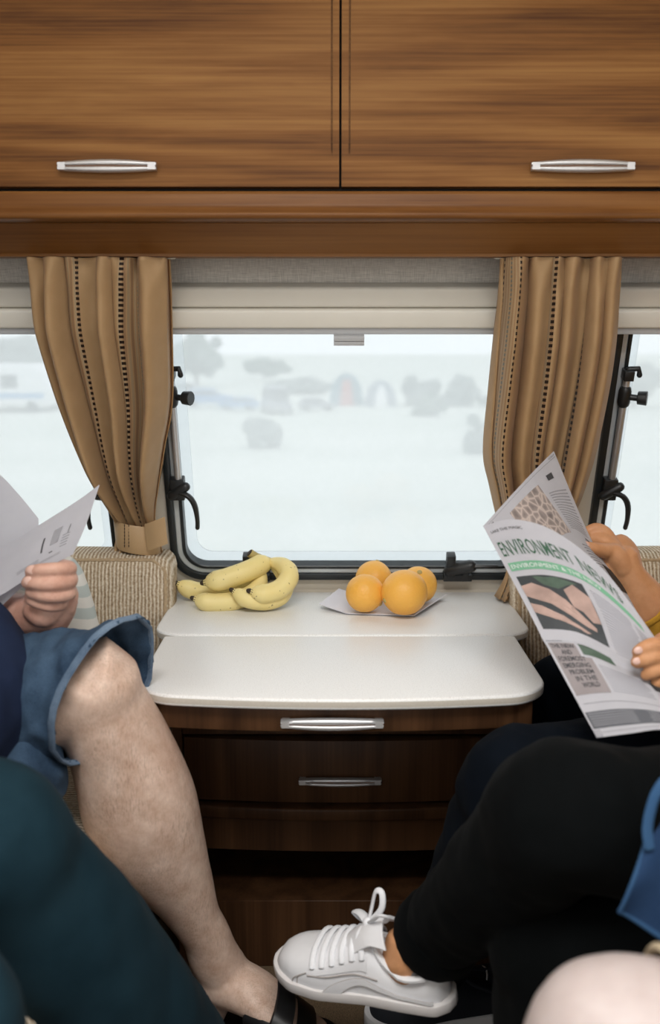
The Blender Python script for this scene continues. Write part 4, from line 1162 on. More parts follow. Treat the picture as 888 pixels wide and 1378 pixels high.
def slipon(par, heel, toe, up, upper, solem, lbl=None):
    L, G = shoe_frame(heel, toe, up); k = L/.265
    tops = [(0, .055), (.06, .062), (.2, .052), (.36, .060), (.46, .074), (.58, .066), (.70, .056), (.82, .050), (.92, .042), (.97, .032), (1, .016)]
    mb = MB(); shoe_upper(mb, L, G, [(a, b*k) for a, b in tops], k)
    u = mb.build('shoe', upper, par, angle=70)
    if lbl: u['label'] = lbl
    sole(L, G, k, .024).build('sole', solem, u, bevel=.003, seg=2)
    mb = MB(); loop = []
    for i in range(24):
        a = 2*math.pi*i/24; loop.append(G((.062+.050*math.cos(a))*k, .029*math.sin(a)*k, (.056+.016*max(0, math.cos(a)))*k))
    mb.tube(loop, .003*k, 6, loop=True); mb.build('collar', upper, u)
    mb = MB(); pts = []
    for i in range(13):
        a = math.radians(lerp(25, 155, i/12)); x = (.205-.022*(math.sin(a)))*k
        w_ = .040*k; pts.append(G(x, w_*math.cos(a)*.95, (.016+.042*math.sin(a)**.8)*k))
    mb.tube(pts, .0016*k, 6); mb.build('welt_line', solem, u)
    return u

# ---- man on the left bench: navy T-shirt, denim shorts, bare legs, sandals
man = thing('person', 'seated person in navy T-shirt and denim shorts reading, bare hairy shin showing', 'person', (-.45, 1.10, 0))
j = dict(pelvis=V3(-.66, 1.12, .53), waist=V3(-.585, 1.12, .665), chest=V3(-.64, 1.13, .90), shoulder=V3(-.64, 1.13, 1.00), neck=V3(-.625, 1.13, 1.07), head=V3(-.59, 1.13, 1.20))
hL, kL = V3(-.64, 1.21, .54), P(128, 932, 1.15); hR, kR, aR = V3(-.64, 1.03, .52), V3(-.425, 1.12, .522), V3(-.46, 1.12, .11)
shin = [(124, 914, 60), (133, 942, 62), (146, 972, 66), (160, 1002, 70), (176, 1045, 76), (187, 1080, 80), (202, 1120, 75), (221, 1157, 64), (243, 1195, 49), (262, 1233, 37), (277, 1258, 35), (287, 1285, 37), (302, 1310, 38)]
b = MB()
torso(b, j); head(b, j, 1)
sp = [P(x, y, lerp(1.15, 1.285, i/12)) for i, (x, y, r) in enumerate(shin)]
sr = [pxr(r*.97, 1.2, y) for x, y, r in shin]
b.tube([hL, lerp(hL, kL, .55), lerp(hL, kL, .92)] + sp, [.078, .07, .054] + sr, 24, 4)
ank = sp[-1]; toe = P(428, 1402, 1.235)
b.tube([ank+V3(-.012, .0, -.005), lerp(ank, toe, .35)+V3(0, 0, .004), lerp(ank, toe, .7), lerp(ank, toe, .88)], [(.036, .040), (.043, .030), (.046, .020), (.044, .015)], 18, 4, up=Y_)
b.tube([ank+V3(0, 0, .01), ank+V3(-.035, .01, -.075)], [.034, .032], 14, 3)
for i in range(5):
    c = lerp(ank, toe, .87)+V3(0, lerp(-.036, .034, i/4), 0); d = (toe-ank).normalized()
    b.tube([c, c+d*.028+V3(0, 0, .003), c+d*(.052-.006*i)+V3(0, 0, -.005)], [.011, .0095, .008] if i else [.014, .0125, .011], 10, 3)
leg(b, hR, kR, aR); b.tube([aR+V3(-.03, 0, -.05), aR+V3(.07, 0, -.06), aR+V3(.16, 0, -.075)], [(.034, .03), (.042, .03), (.042, .018)], 14, 4, up=Y_)
eL, wL = V3(-.66, 1.40, .66), P(58, 832, 1.222)
arm(b, j['shoulder']+V3(-.01, .17, -.02), eL, wL, 0, 0); eR, wR = V3(-.73, .91, .69), V3(-.525, .885, .72)
arm(b, j['shoulder']+V3(-.01, -.17, -.02), eR, wR)
b.tube([wR, wR+V3(.05, .03, .01), wR+V3(.085, .05, .012)], [(.022, .028), (.015, .038), (.012, .036)], 14, 3, up=V3(-.4, .6, .1))
for q in range(4):
    c = wR+V3(.082, .048, .012+(1.5-q)*.020); b.tube([c, c+V3(.030, .022, .0), c+V3(.030, .050, -.004), c+V3(.010, .064, -.004)], [.0098, .0092, .0086, .0075], 10, 3)
b.tube([wR+V3(.025, .0, .028), wR+V3(.060, .012, .050), wR+V3(.085, .034, .056)], [.013, .0115, .009], 10, 3)
me_b = remesh(b, 'body', .0050, 3)
F = lambda *pts: [(P(x, y, Y), r*.001) for x, y, Y, r in pts]
fl = [F((86, 762, 1.204, 9.5), (94, 765, 1.186, 9.5), (78, 766, 1.170, 9.2), (58, 767, 1.166, 8.8), (42, 769, 1.172, 8.2)),
      F((88, 770, 1.208, 9.8), (95, 781, 1.186, 9.8), (76, 785, 1.167, 9.8), (55, 786, 1.164, 9.0), (37, 784, 1.172, 8.2)),
      F((87, 787, 1.208, 9.5), (93, 798, 1.186, 9.5), (74, 802, 1.169, 9.2), (56, 801, 1.168, 8.5), (42, 797, 1.176, 8.0)),
      F((80, 803, 1.208, 8.8), (83, 812, 1.190, 8.8), (68, 815, 1.176, 8.2), (52, 812, 1.175, 7.6), (42, 808, 1.180, 7.0)),
      F((54, 812, 1.225, 12), (46, 796, 1.238, 11), (44, 778, 1.252, 9.5), (48, 764, 1.262, 8.5))]
palm = [([P(60, 824, 1.216), P(70, 802, 1.214), P(82, 784, 1.210)], [(.030, .018), (.038, .015), (.032, .012)], P(86, 750, 1.2)-P(84, 800, 1.2)),
        ([P(48, 822, 1.205), P(60, 826, 1.200), P(78, 814, 1.202)], [.016, .018, .014], None)]
me_h = hand(fl, palm, ([P(70, 806, 1.214), P(58, 830, 1.222), lerp(P(58, 832, 1.222), eL, .35), eL], [(.034, .022), (.030, .024), (.036, .036), .042]))
link('body', join_meshes('body', [me_b]), M['skin_man'], man)
hb = link('hand', me_h, M['skin_hand'], man)
nails(hb, [(P(43, 767, 1.1635), V3(-1, 0, .05), V3(-.1, -1, .25), .0062), (P(39, 782, 1.1632), V3(-1, 0, .1), V3(-.2, -1, .2), .006)])
face_parts(j, 1, man, M['hair_brown'])
t = MB(); torso(t, j, .020, neck=False)
t.tube([j['waist']+V3(.03, 0, .03), j['pelvis']+V3(.185, 0, .095)], [(.150, .125), (.165, .120)], 20, 4, up=Y_)
for s, el in ((1, eL), (-1, eR)): sh = j['shoulder']+V3(-.01, s*.17, -.02); t.tube([sh+V3(0, -s*.06, .01), sh, lerp(sh, el, .55)], [.06, .066, .062], 16, 4)
garment(t, 't_shirt', M['navy'], man, .008, 3, (.006, 14, (1, 1, .6), 2.0, .5), [(j['neck']-Z_*.02, V3(.2, 0, 1), .12)])
s = MB()
s.tube([j['pelvis']+V3(-.02, -.09, -.02), j['pelvis']+V3(-.02, .09, -.02)], .135, 18, 3)
d = (kR-hR).normalized(); s.tube([hR-d*.04, lerp(hR, kR, .5), lerp(hR, kR, .9), kR+d*.01], [.100, .092, .084, .084], 22, 5)
sl = MB(); d = (kL-hL).normalized(); sl.tube([hL-d*.05, lerp(hL, kL, .5), lerp(hL, kL, .9), kL+d*.05], [.104, .092, .080, .084], 28, 6)
cutL = (kL+V3(.010, -.004, -.008), V3(.86, -.46, -.22).normalized(), .19)
sh_ = garment(s, 'shorts', M['denim'], man, .006, 3, (.0080, 22, (1.8, .7, 1), 4.0, .8))
shL = garment(sl, 'shorts_leg', M['denim'], sh_, .005, 3, (.0060, 24, (1.8, .7, 1), 5.0, .8), [cutL])
def hem_ring(par, mesh_o, plane, mat, r, name='hem'):
    p, n, R_ = plane[:3]; pts = []
    for v in mesh_o.data.vertices:
        d = (v.co-p)
        if d.length < min(R_, .112) and abs(d.dot(n)) < .006 and (len(plane) < 4 or plane[3](v.co)): pts.append(v.co.copy())
    if len(pts) < 8: return
    c = sum(pts, Vector())/len(pts); a = (Z_-n*n.z).normalized(); b_ = n.cross(a)
    bins = {}
    for q in pts:
        d = q-c; k = int((math.atan2(d.dot(b_), d.dot(a))+math.pi)/(2*math.pi)*28) % 28
        bins.setdefault(k, []).append(q)
    loop = [sum(bins[k], Vector())/len(bins[k]) for k in sorted(bins)]
    mb = MB(); mb.tube(loop, [(r*1.8, r)]*len(loop), 8, loop=True, up=n); mb.build(name, mat, par)
hem_ring(shL.parent, shL, cutL, M['denim_hem'], .0030)
# sandal on the visible foot
sd = MB(); d = (toe-ank).normalized()
hp, tp = ank+V3(-.045, .01, -.105), toe+V3(.035, 0, -.020)
L_, G_ = shoe_frame(hp, tp, V3(0, -.1, 1))
so = sole(L_, G_, 1.02, .020, -.004).build('sandal', M['strap'], man, bevel=.003)
so['label'] = 'black strappy sandal'
for fx, rr in ((.58, (.048, .031)), (.82, (.052, .022))):
    c = lerp(ank, toe, fx)+V3(0, 0, .001); mb = MB(); R = []
    side = Y_; upv = (V3(0, 0, 1)-d*d.z).normalized()
    for i in range(24):
        a = 2*math.pi*i/24
        R.append([c + side*(rr[0]*f*math.cos(a)) + upv*(rr[1]*f*math.sin(a)) + d*e + side*0 for f, e in ((1.0, -.016), (1.07, -.014), (1.07, .014), (1.0, .016))])
    mb.rings(R, loop=True); mb.build('strap', M['strap'], so)
c = lerp(ank, toe, .18)
for sg in (-1, 1):
    mb = MB(); mb.tube([c+V3(.01, sg*.047, -.02), lerp(ank, toe, .58)+V3(0, sg*.046, .005)], [(.010, .004)]*2, 8, up=Z_); mb.build('side_strap', M['strap'], so)
slipon(man, V3(aR.x-.07, aR.y, .002), V3(aR.x+.20, aR.y, .002), Z_, M['strap'], M['strap'])

# ---- person nearest on the left: dark teal trousers
tl = thing('person', 'seated person in dark teal trousers, knee raised beside the denim shorts', 'person', (-.45, .82, 0))
j = dict(pelvis=V3(-.74, .66, .52), waist=V3(-.74, .66, .68), chest=V3(-.75, .66, .90), shoulder=V3(-.75, .66, 1.00), neck=V3(-.74, .66, 1.07), head=V3(-.72, .66, 1.20))
k1 = P(-24, 1140, .86); a1 = P(228, 1436, 1.05); h1 = V3(-.72, .80, .52)
h2, k2, a2 = V3(-.72, .64, .52), V3(-.325, .675, .505), V3(-.33, .72, .11)
b = MB(); torso(b, j); head(b, j, 1); leg(b, h1, k1, a1, -.012); leg(b, h2, k2, a2, -.012)
eA, wA, eB, wB = V3(-.77, .84, .70), V3(-.55, .80, .66), V3(-.77, .44, .70), V3(-.52, .48, .66)
for s_, e_, w_ in ((1, eA, wA), (-1, eB, wB)): arm(b, j['shoulder']+V3(0, s_*.17, -.02), e_, w_)
for w_ in (wA, wB):
    b.tube([w_, w_+V3(.05, 0, -.005), w_+V3(.085, 0, -.012)], [(.03, .02), (.04, .014), (.038, .011)], 14, 3, up=Y_)
    for q in range(4): b.tube([w_+V3(.08, (q-1.5)*.019, -.012), w_+V3(.115, (q-1.5)*.021, -.02), w_+V3(.140-.006*abs(q-1.5), (q-1.5)*.021, -.034)], [.0095, .009, .0075], 10, 3)
    b.tube([w_+V3(.02, .03, 0), w_+V3(.055, .055, -.006), w_+V3(.08, .058, -.016)], [.013, .011, .009], 10, 3)
link('body', remesh(b, 'body', .005, 3), M['skin_hand'], tl); face_parts(j, 1, tl, M['hair_grey'])
t = MB(); torso(t, j, .020, neck=False)
for s_, e_, w_ in ((1, eA, wA), (-1, eB, wB)): arm(t, j['shoulder']+V3(0, s_*.17, -.02), e_, w_, .014, .8)
garment(t, 'shirt', M['white_shirt'], tl, .008, 3, (.005, 14, (1, 1, .6), 1.0, .5))
s = MB(); s.tube([j['pelvis']+V3(0, -.09, -.01), j['pelvis']+V3(0, .09, -.01)], .135, 18, 3)
leg(s, h1, k1, a1, .0, (.108, .100, .076, .088, .080)); leg(s, h2, k2, a2, .0, (.105, .098, .078, .082, .075))
garment(s, 'trousers', M['teal'], tl, .0065, 5, (.005, 12, (1, 1, .7), 3.0, .6))
for a_ in (a1, a2): slipon(tl, V3(a_.x-.07, a_.y, .002), V3(a_.x+.20, a_.y, .002), Z_, M['strap'], M['strap'])

# ---- reader on the right bench: mustard sleeves, dark jeans
rd = thing('person', 'seated reader with mustard sleeves and dark jeans behind a newspaper', 'person', (.5, 1.25, 0))
j = dict(pelvis=V3(.77, 1.31, .53), waist=V3(.78, 1.31, .68), chest=V3(.80, 1.31, .89), shoulder=V3(.80, 1.31, .99), neck=V3(.79, 1.31, 1.06), head=V3(.765, 1.31, 1.19))
k1 = P(698, 1056, 1.13); a1 = P(575, 1318, 1.30); h1 = V3(.74, 1.19, .53)
h2, k2, a2 = V3(.74, 1.36, .53), V3(.36, 1.38, .52), V3(.36, 1.40, .10)
eF, wF = P(945, 905, 1.40), P(836, 768, 1.395)
eN, wN = P(1015, 960, 1.10), P(936, 898, 1.085)
b = MB(); torso(b, j, -.01); head(b, j, -1); leg(b, h1, k1, a1, -.010); leg(b, h2, k2, a2, -.010)
arm(b, j['shoulder']+V3(0, .16, -.02), eF, wF, 0, 0); arm(b, j['shoulder']+V3(0, -.16, -.02), eN, wN, 0, 0)
me_b = remesh(b, 'body', .005, 3)
# far hand: thumb on the camera side of the page, fingers behind its edge
ff = [F((826, 742, 1.395, 13), (812, 741, 1.380, 11.5), (798, 738, 1.371, 9.5), (785, 735, 1.371, 7.6)),
      F((824, 731, 1.412, 10), (815, 717, 1.418, 9.5), (803, 711, 1.421, 8.8), (792, 714, 1.421, 8)),
      F((820, 736, 1.416, 10), (808, 724, 1.424, 9.5), (798, 721, 1.428, 8.8), (788, 724, 1.428, 8)),
      F((818, 744, 1.420, 9), (804, 732, 1.432, 8.5), (796, 734, 1.430, 8), (794, 744, 1.422, 7.2)),
      F((820, 754, 1.420, 8.2), (808, 748, 1.430, 7.6), (801, 750, 1.428, 7), (800, 757, 1.422, 6.4))]
pf = [([P(824, 738, 1.405), P(812, 729, 1.410), P(802, 725, 1.414)], [.015, .013, .010], None), ([P(846, 775, 1.398), P(834, 752, 1.405), P(822, 737, 1.412)], [(.026, .019), (.036, .017), (.034, .013)], V3(.6, .5, .6)),
      ([P(838, 765, 1.392), P(828, 748, 1.390), P(818, 742, 1.388)], [.018, .017, .013], None)]
me_f = hand(ff, pf, ([P(834, 756, 1.402), P(846, 775, 1.398), P(866, 806, 1.398), P(890, 845, 1.40), eF], [(.030, .022), (.025, .024), (.033, .032), (.039, .038), .040]))
# near hand: fingertips resting on the front of the page
fn = [F((898, 878, 1.090, 10), (884, 868, 1.078, 9.5), (870, 871, 1.075, 9.0), (859, 877, 1.078, 7.8)),
      F((900, 888, 1.088, 9.5), (884, 884, 1.074, 9.3), (869, 887, 1.072, 8.7), (857, 891, 1.076, 7.6)),
      F((904, 902, 1.088, 9.2), (890, 900, 1.074, 9), (878, 904, 1.072, 8.4), (870, 908, 1.076, 7.4)),
      F((910, 914, 1.090, 8.5), (898, 914, 1.078, 8), (888, 918, 1.076, 7.6), (882, 920, 1.079, 6.8)),
      F((918, 878, 1.110, 11), (904, 862, 1.120, 10), (892, 860, 1.122, 9), (884, 866, 1.122, 8))]
pn = [([P(936, 898, 1.090), P(918, 894, 1.092), P(902, 890, 1.092)], [(.024, .018), (.034, .016), (.033, .012)], V3(0, 0, 1))]
me_n = hand(fn, pn, ([P(920, 894, 1.092), P(938, 898, 1.088), P(965, 918, 1.09), eN], [(.028, .02), (.025, .024), (.033, .032), .040]))
link('body', join_meshes('body', [me_b, me_f, me_n]), M['skin_tan'], rd)
bo = [o for o in rd.children if o.name.startswith('body')][0]
nails(bo, [(P(787, 733, 1.3625), V3(-1, 0, .15), V3(-.2, -1, .5), .0058), (P(859, 875, 1.0695), V3(-1, 0, -.4), V3(-.2, -1, .4), .0045), (P(857, 889.5, 1.0680), V3(-1, 0, -.3), V3(-.2, -1, .4), .0043)])
face_parts(j, -1, rd, M['hair_brown'], True)
t = MB(); torso(t, j, .014, neck=False)
cF = P(872, 816, 1.398)
for s_, e_, c_ in ((1, eF, cF), (-1, eN, lerp(eN, wN, .35))):
    sh = j['shoulder']+V3(0, s_*.16, -.02); t.tube([sh+V3(0, -s_*.05, .01), sh, lerp(sh, e_, .5), e_], [.062, .062, .057, .053], 16, 4); t.tube([e_, lerp(e_, c_, .5), c_ + (c_-e_).normalized()*.02], [.053, .051, .048], 16, 4)
dF = (cF-eF).normalized(); dN = (wN-eN).normalized()
cpF = (cF, dF, .075); cpN = (lerp(eN, wN, .35), dN, .075)
jm = garment(t, 'jumper', M['mustard'], rd, .0065, 3, (.005, 22, (1, 1, 1), 6.0, .5), [cpF, cpN, (j['neck']-Z_*.02, V3(-.2, 0, 1), .12)])
hem_ring(jm, jm, cpF, M['mustard'], .0028, 'cuff'); hem_ring(jm, jm, cpN, M['mustard'], .0028, 'cuff')
s = MB(); s.tube([j['pelvis']+V3(0, -.09, -.01), j['pelvis']+V3(0, .09, -.01)], .130, 18, 3)
leg(s, h1, k1, a1, 0, (.098, .088, .066, .062, .044)); leg(s, h2, k2, a2, 0, (.098, .088, .066, .062, .044))
garment(s, 'jeans', M['navy_jean'], rd, .006, 3, (.004, 22, (1, 1, 1), 8.0, .6))
tp = PZ(492, 1358, .030); slipon(rd, V3(tp.x+.262, tp.y+.035, .002), V3(tp.x, tp.y, .002), Z_, M['canvas_black'], M['shoe_white'], 'black canvas slip-on with white sole edge')
slipon(rd, V3(a2.x+.07, a2.y, .002), V3(a2.x-.19, a2.y, .002), Z_, M['canvas_black'], M['shoe_white'])

# ---- person with crossed legs: black trousers, chambray shirt, white sneakers
bk = thing('person', 'seated person in black trousers with legs crossed, white sneaker and blue shirt', 'person', (.5, .92, 0))
j = dict(pelvis=V3(.76, .86, .53), waist=V3(.78, .86, .68), chest=V3(.81, .86, .89), shoulder=V3(.81, .86, .99), neck=V3(.80, .86, 1.06), head=V3(.78, .86, 1.19))
k1 = P(758, 1096, .90); a1 = P(576, 1268, 1.125); h1 = V3(.73, .96, .49)
h2, k2, a2 = V3(.73, .88, .52), P(758, 1268, .955), V3(.235, .97, .10)
b = MB(); torso(b, j, -.01); head(b, j, -1); leg(b, h1, k1, a1, -.016); leg(b, h2, k2, a2, -.012)
sk_t, sk_h = P(374, 1296, 1.185), P(613, 1350, 1.095)
_L, _G = shoe_frame(sk_h, sk_t, V3(0, -.22, 1)); b.tube([a1, _G(.062, 0, .070), _G(.060, 0, .040)], [.034, .030, .026], 14, 3)
eA, wA, eB, wB = V3(.84, 1.02, .72), V3(.64, .95, .71), V3(.84, .70, .72), V3(.62, .76, .71)
for s_, e_, w_ in ((1, eA, wA), (-1, eB, wB)):
    arm(b, j['shoulder']+V3(0, s_*.16, -.02), e_, w_)
    b.tube([w_, w_+V3(-.05, 0, -.005), w_+V3(-.085, 0, -.012)], [(.028, .019), (.037, .013), (.035, .010)], 14, 3, up=Y_)
    for q in range(4): b.tube([w_+V3(-.08, (q-1.5)*.018, -.012), w_+V3(-.115, (q-1.5)*.020, -.02), w_+V3(-.138+.006*abs(q-1.5), (q-1.5)*.020, -.034)], [.009, .0085, .007], 10, 3)
    b.tube([w_+V3(-.02, .03, 0), w_+V3(-.055, .052, -.006), w_+V3(-.08, .055, -.016)], [.012, .010, .0085], 10, 3)
link('body', remesh(b, 'body', .005, 3), M['skin_tan'], bk); face_parts(j, -1, bk, M['hair_brown'], True)
s = MB(); s.tube([j['pelvis']+V3(0, -.09, -.01), j['pelvis']+V3(0, .09, -.01)], .130, 18, 3)
leg(s, h1, k1, a1, 0, (.096, .088, .070, .062, .047), .93); leg(s, h2, k2, a2, 0, (.100, .092, .070, .064, .050))
tro = garment(s, 'trousers', M['black_cloth'], bk, .0055, 3, (.0035, 20, (1, 1, 1), 9.0, .6), [(lerp(k1, a1, .94), (a1-k1).normalized(), .08)])
mb = MB(); q = lerp(k1, a1, .90); dd = (a1-k1).normalized(); mb.tube([q-dd*.028, q-dd*.012, q+dd*.012, q+dd*.022], [.052, .056, .056, .052], 20, 3, round_ends=False); mb.build('turn_up', M['black_cloth'], tro)
sneaker(bk, sk_h, sk_t, V3(0, -.22, 1))
slipon(bk, V3(a2.x+.07, a2.y, .002), V3(a2.x-.19, a2.y, .002), Z_, M['shoe_white'], M['shoe_sole'])
t = MB(); torso(t, j, .022, neck=False)
for s_, e_, w_ in ((1, eA, wA), (-1, eB, wB)): arm(t, j['shoulder']+V3(0, s_*.16, -.02), e_, w_, .014, .85)
sr_ = garment(t, 'shirt', M['chambray'], bk, .007, 3, (.005, 16, (1, 1, .6), 7.0, .5), [(j['neck']-Z_*.02, V3(-.2, 0, 1), .12)])
# loose front tail of the shirt hanging over the thigh
tailf = surf([[(868, 1136, .79), (900, 1088, .80), (960, 1030, .82), (1050, 980, .84)],
              [(850, 1182, .775), (900, 1180, .775), (960, 1170, .79), (1050, 1150, .82)],
              [(834, 1225, .77), (882, 1256, .765), (950, 1290, .77), (1050, 1320, .80)]], [0, .5, 1.0])
def tail_w(u, v): return tailf(u, v)+Vector((0, -.004*math.sin(u*9+v*3), 0))
mb = MB(); mb.grid(tail_w, 24, 20, thick=.0018); tl_ = mb.build('shirt_tail', M['chambray'], bk)
mb = MB(); mb.tube([tail_w(k/20, 1.0) for k in range(21)], [(.0030, .0022)]*21, 8); mb.tube([tail_w(0, k/14) for k in range(15)], [(.0026, .0020)]*15, 8); mb.build('shirt_hem', M['chambray_hem'], tl_)
mb = MB(); mb.tube([P(930, 1036, .80), P(900, 1047, .79), P(884, 1066, .785), P(875, 1092, .782), P(871, 1118, .78), P(874, 1142, .778)], [(.0046, .0016)]*6, 10, 5, up=V3(1, 0, .2)); mb.build('shirt_band', M['chambray_hem'], tl_)

# ---- person nearest on the right: tan shorts, pale bare knee
pk = thing('person', 'seated person in tan shorts with a pale bare knee', 'person', (.5, .55, 0))
j = dict(pelvis=V3(.76, .41, .53), waist=V3(.78, .41, .68), chest=V3(.80, .41, .90), shoulder=V3(.80, .41, 1.00), neck=V3(.79, .41, 1.07), head=V3(.77, .41, 1.20))
k1 = P(826, 1412, .625); h1 = V3(.72, .60, .535); a1 = V3(.16, .63, .11)
h2, k2, a2 = V3(.72, .42, .53), V3(.32, .36, .52), V3(.30, .37, .11)
b = MB(); torso(b, j); head(b, j, -1); leg(b, h1, k1, a1, .002, (.078, .066, .056, .056, .038)); leg(b, h2, k2, a2, .002, (.078, .066, .056, .056, .038))
b.ball(k1+V3(-.006, 0, .010), .054, 40, 28)
eA, wA, eB, wB = V3(.82, .59, .71), V3(.60, .56, .69), V3(.80, .19, .70), V3(.58, .24, .68)
for s_, e_, w_ in ((1, eA, wA), (-1, eB, wB)):
    arm(b, j['shoulder']+V3(0, s_*.17, -.02), e_, w_)
    b.tube([w_, w_+V3(-.05, 0, -.005), w_+V3(-.085, 0, -.012)], [(.03, .02), (.04, .014), (.038, .011)], 14, 3, up=Y_)
    for q in range(4): b.tube([w_+V3(-.08, (q-1.5)*.019, -.012), w_+V3(-.115, (q-1.5)*.021, -.02), w_+V3(-.140+.006*abs(q-1.5), (q-1.5)*.021, -.034)], [.0095, .009, .0075], 10, 3)
    b.tube([w_+V3(-.02, .03, 0), w_+V3(-.055, .055, -.006), w_+V3(-.08, .058, -.016)], [.013, .011, .009], 10, 3)
for a_ in (a1, a2): b.tube([a_+V3(.02, 0, -.06), a_+V3(-.08, 0, -.07)], [.034, .03], 12, 3)
link('body', remesh(b, 'body', .0045, 8), M['skin_pale'], pk); face_parts(j, -1, pk, M['hair_grey'])
t = MB(); torso(t, j, .020, neck=False)
for s_, e_, w_ in ((1, eA, wA), (-1, eB, wB)): arm(t, j['shoulder']+V3(0, s_*.17, -.02), e_, w_, .016, .1)
garment(t, 't_shirt', M['white_shirt'], pk, .008, 3, (.005, 14, (1, 1, .6), 1.0, .5))
s = MB(); s.tube([j['pelvis']+V3(0, -.09, -.01), j['pelvis']+V3(0, .09, -.01)], .138, 18, 3)
cuts = []
for h_, k_ in ((h1, k1), (h2, k2)):
    d = (k_-h_).normalized(); s.tube([h_-d*.04, lerp(h_, k_, .5), k_, k_+d*.05], [.105, .088, .066, .066], 22, 5)
    cuts.append((k_-d*.038, d, .14))
sp_ = garment(s, 'shorts', M['khaki'], pk, .0065, 3, (.003, 18, (1, 1, 1), 2.0, .5), cuts)
hem_ring(sp_, sp_, cuts[0], M['khaki'], .003)
for a_ in (a1, a2): slipon(pk, V3(a_.x+.07, a_.y, .002), V3(a_.x-.19, a_.y, .002), Z_, M['strap'], M['strap'])

# ------------------------------------------------------------------ outside: camp field seen through panes with the haze put into them
GZ = -0.46
mb = MB(); mb.grid(lambda u, v: Vector((lerp(-160, 160, u), lerp(1.95, 260, v**2), GZ)), 8, 24)
struct(mb.build('ground', M['field'], smooth=False))
def gp(px, py): return PZ(px, py, GZ)
def pxm(px, py): return (PZ(px+1, py, GZ)-PZ(px, py, GZ)).x   # metres per photo pixel on the ground there
def car(label, px, py, wpx, mat, facing=0.0, van=False):
    c = gp(px, py); L = wpx*pxm(px, py); s = L/4.2; w_ = .86*s; hgt = (1.45 if not van else 2.0)*s
    t = thing('parked_car', label, 'car', c, 'cars parked across the field')
    ca, sa = math.cos(facing), math.sin(facing)
    def G(x, y, z): return Vector((c.x+x*ca-y*sa, c.y+x*sa+y*ca, GZ+z))
    prof = [(-2.1, .35), (-2.1, .80), (-1.95, .92), (-1.2, .98), (.75, .98), (1.85, .84), (2.1, .62), (2.1, .35)]
    mb = MB(); mb.prism([(a*s, b_*s) for a, b_ in prof], lambda a, b_, h: G(a, h, b_), -w_, w_); body = mb.build('car_body', mat, t, bevel=.06*s, seg=2)
    top = hgt/s
    cab = [(-1.9, .93), (-1.55, top-.06), (-1.2, top), (.1, top), (.35, top-.05), (1.0, .95)] if not van else [(-2.05, .9), (-2.0, top-.05), (-1.8, top), (.7, top), (.9, top-.05), (1.3, .95)]
    mb = MB(); mb.prism([(a*s, b_*s) for a, b_ in cab], lambda a, b_, h: G(a, h*(1-.10*(b_/s-.9)), b_), -w_*.92, w_*.92); mb.build('cabin', mat, t, bevel=.05*s, seg=2)
    mb = MB(); q = .09
    gl_ = [(cab[0][0]+.22, 1.0), (cab[1][0]+.12, top-.14), (cab[-2][0]-.10, top-.14), (cab[-1][0]-.22, 1.0)]
    for sg in (-1, 1):
        mb.prism([(a*s, b_*s) for a, b_ in gl_], lambda a, b_, h: G(a, sg*(w_*.925*(1-.10*(b_/s-.9))+h), b_), -.01*s, .012*s)
    for (xa, za), (xb, zb) in ((cab[0], cab[1]), (cab[-1], cab[-2])):
        mb.box(-.8*w_, 0, .12, .8*w_, .02*s, .88, fn=lambda y, o, k: G(lerp(xa, xb, k)*s+math.copysign(o, xa+.3), y, lerp(za, zb, k)*s))
    mb.build('car_windows', M['car_glass'], t, smooth=False)
    for x in (-1.3, 1.3):
        for y in (-1, 1):
            mb = MB(); mb.tube([G(x*s, y*w_*.80, .31*s), G(x*s, y*w_*1.02, .31*s)], .31*s, 18, round_ends=False); mb.build('wheel', M['tyre'], t)
    return t
car('low blue car parked side-on beneath the tall feathery tree', 283, 548, 72, M['car_blue'], .12)
car('mid-blue hatchback parked beside the white-fronted vehicle', 322, 552, 52, M['car_blue2'], math.pi*.92)
car('grey car with dark glass parked nose-on in the field', 372, 556, 74, M['car_grey'], -math.pi/2+.25, True)
car('small grey car parked beside the teal tent', 426, 552, 50, M['car_grey'], .2)
car('white van parked behind the low blue car', 250, 540, 56, M['car_white'], .1, True)
def tent(label, px, py, wpx, hpx, mat, door):
    c = gp(px, py); m = pxm(px, py); r = wpx*m/2; h = hpx*m
    t = thing('dome_tent', label, 'tent', c, 'tents pitched across the field')
    mb = MB(); n = 24; R = []
    for i in range(10):
        th = math.pi/2*i/10; R.append([c+Vector((r*math.cos(th)**.8*math.cos(a), r*.8*math.cos(th)**.8*math.sin(a), h*math.sin(th))) for a in [2*math.pi*k/n for k in range(n)]])
    mb.rings(R); o = mb.build('tent_shell', mat, t)
    mb = MB(); q = [c+Vector((lerp(-.35, .35, u)*r, -.83*r, .02)) for u in (0, 1)]
    mb.grid(lambda u, v: c+Vector((lerp(-.40, .40, u)*r*(1-.5*v), -r*.82*math.cos(math.pi/2*v*.6)**.8-.02, h*math.sin(math.pi/2*v*.6))), 6, 6, thick=.01)
    mb.build('tent_door', door, o)
    mb = MB()
    for a in (.8, 2.3, 3.9, 5.4):
        mb.tube([c+Vector((r*1.01*math.cos(th)**.8*math.cos(a), r*.81*math.cos(th)**.8*math.sin(a), h*1.01*math.sin(th))) for th in [math.pi/2*k/10 for k in range(11)]], .02, 6)
    mb.build('tent_poles', M['tent_grey'], o)
tent('teal domed tent with a red door panel', 466, 545, 46, 42, M['tent_teal'], M['tent_red'])
tent('grey domed tent pitched beside the teal one', 512, 547, 44, 34, M['tent_grey'], M['car_white'])
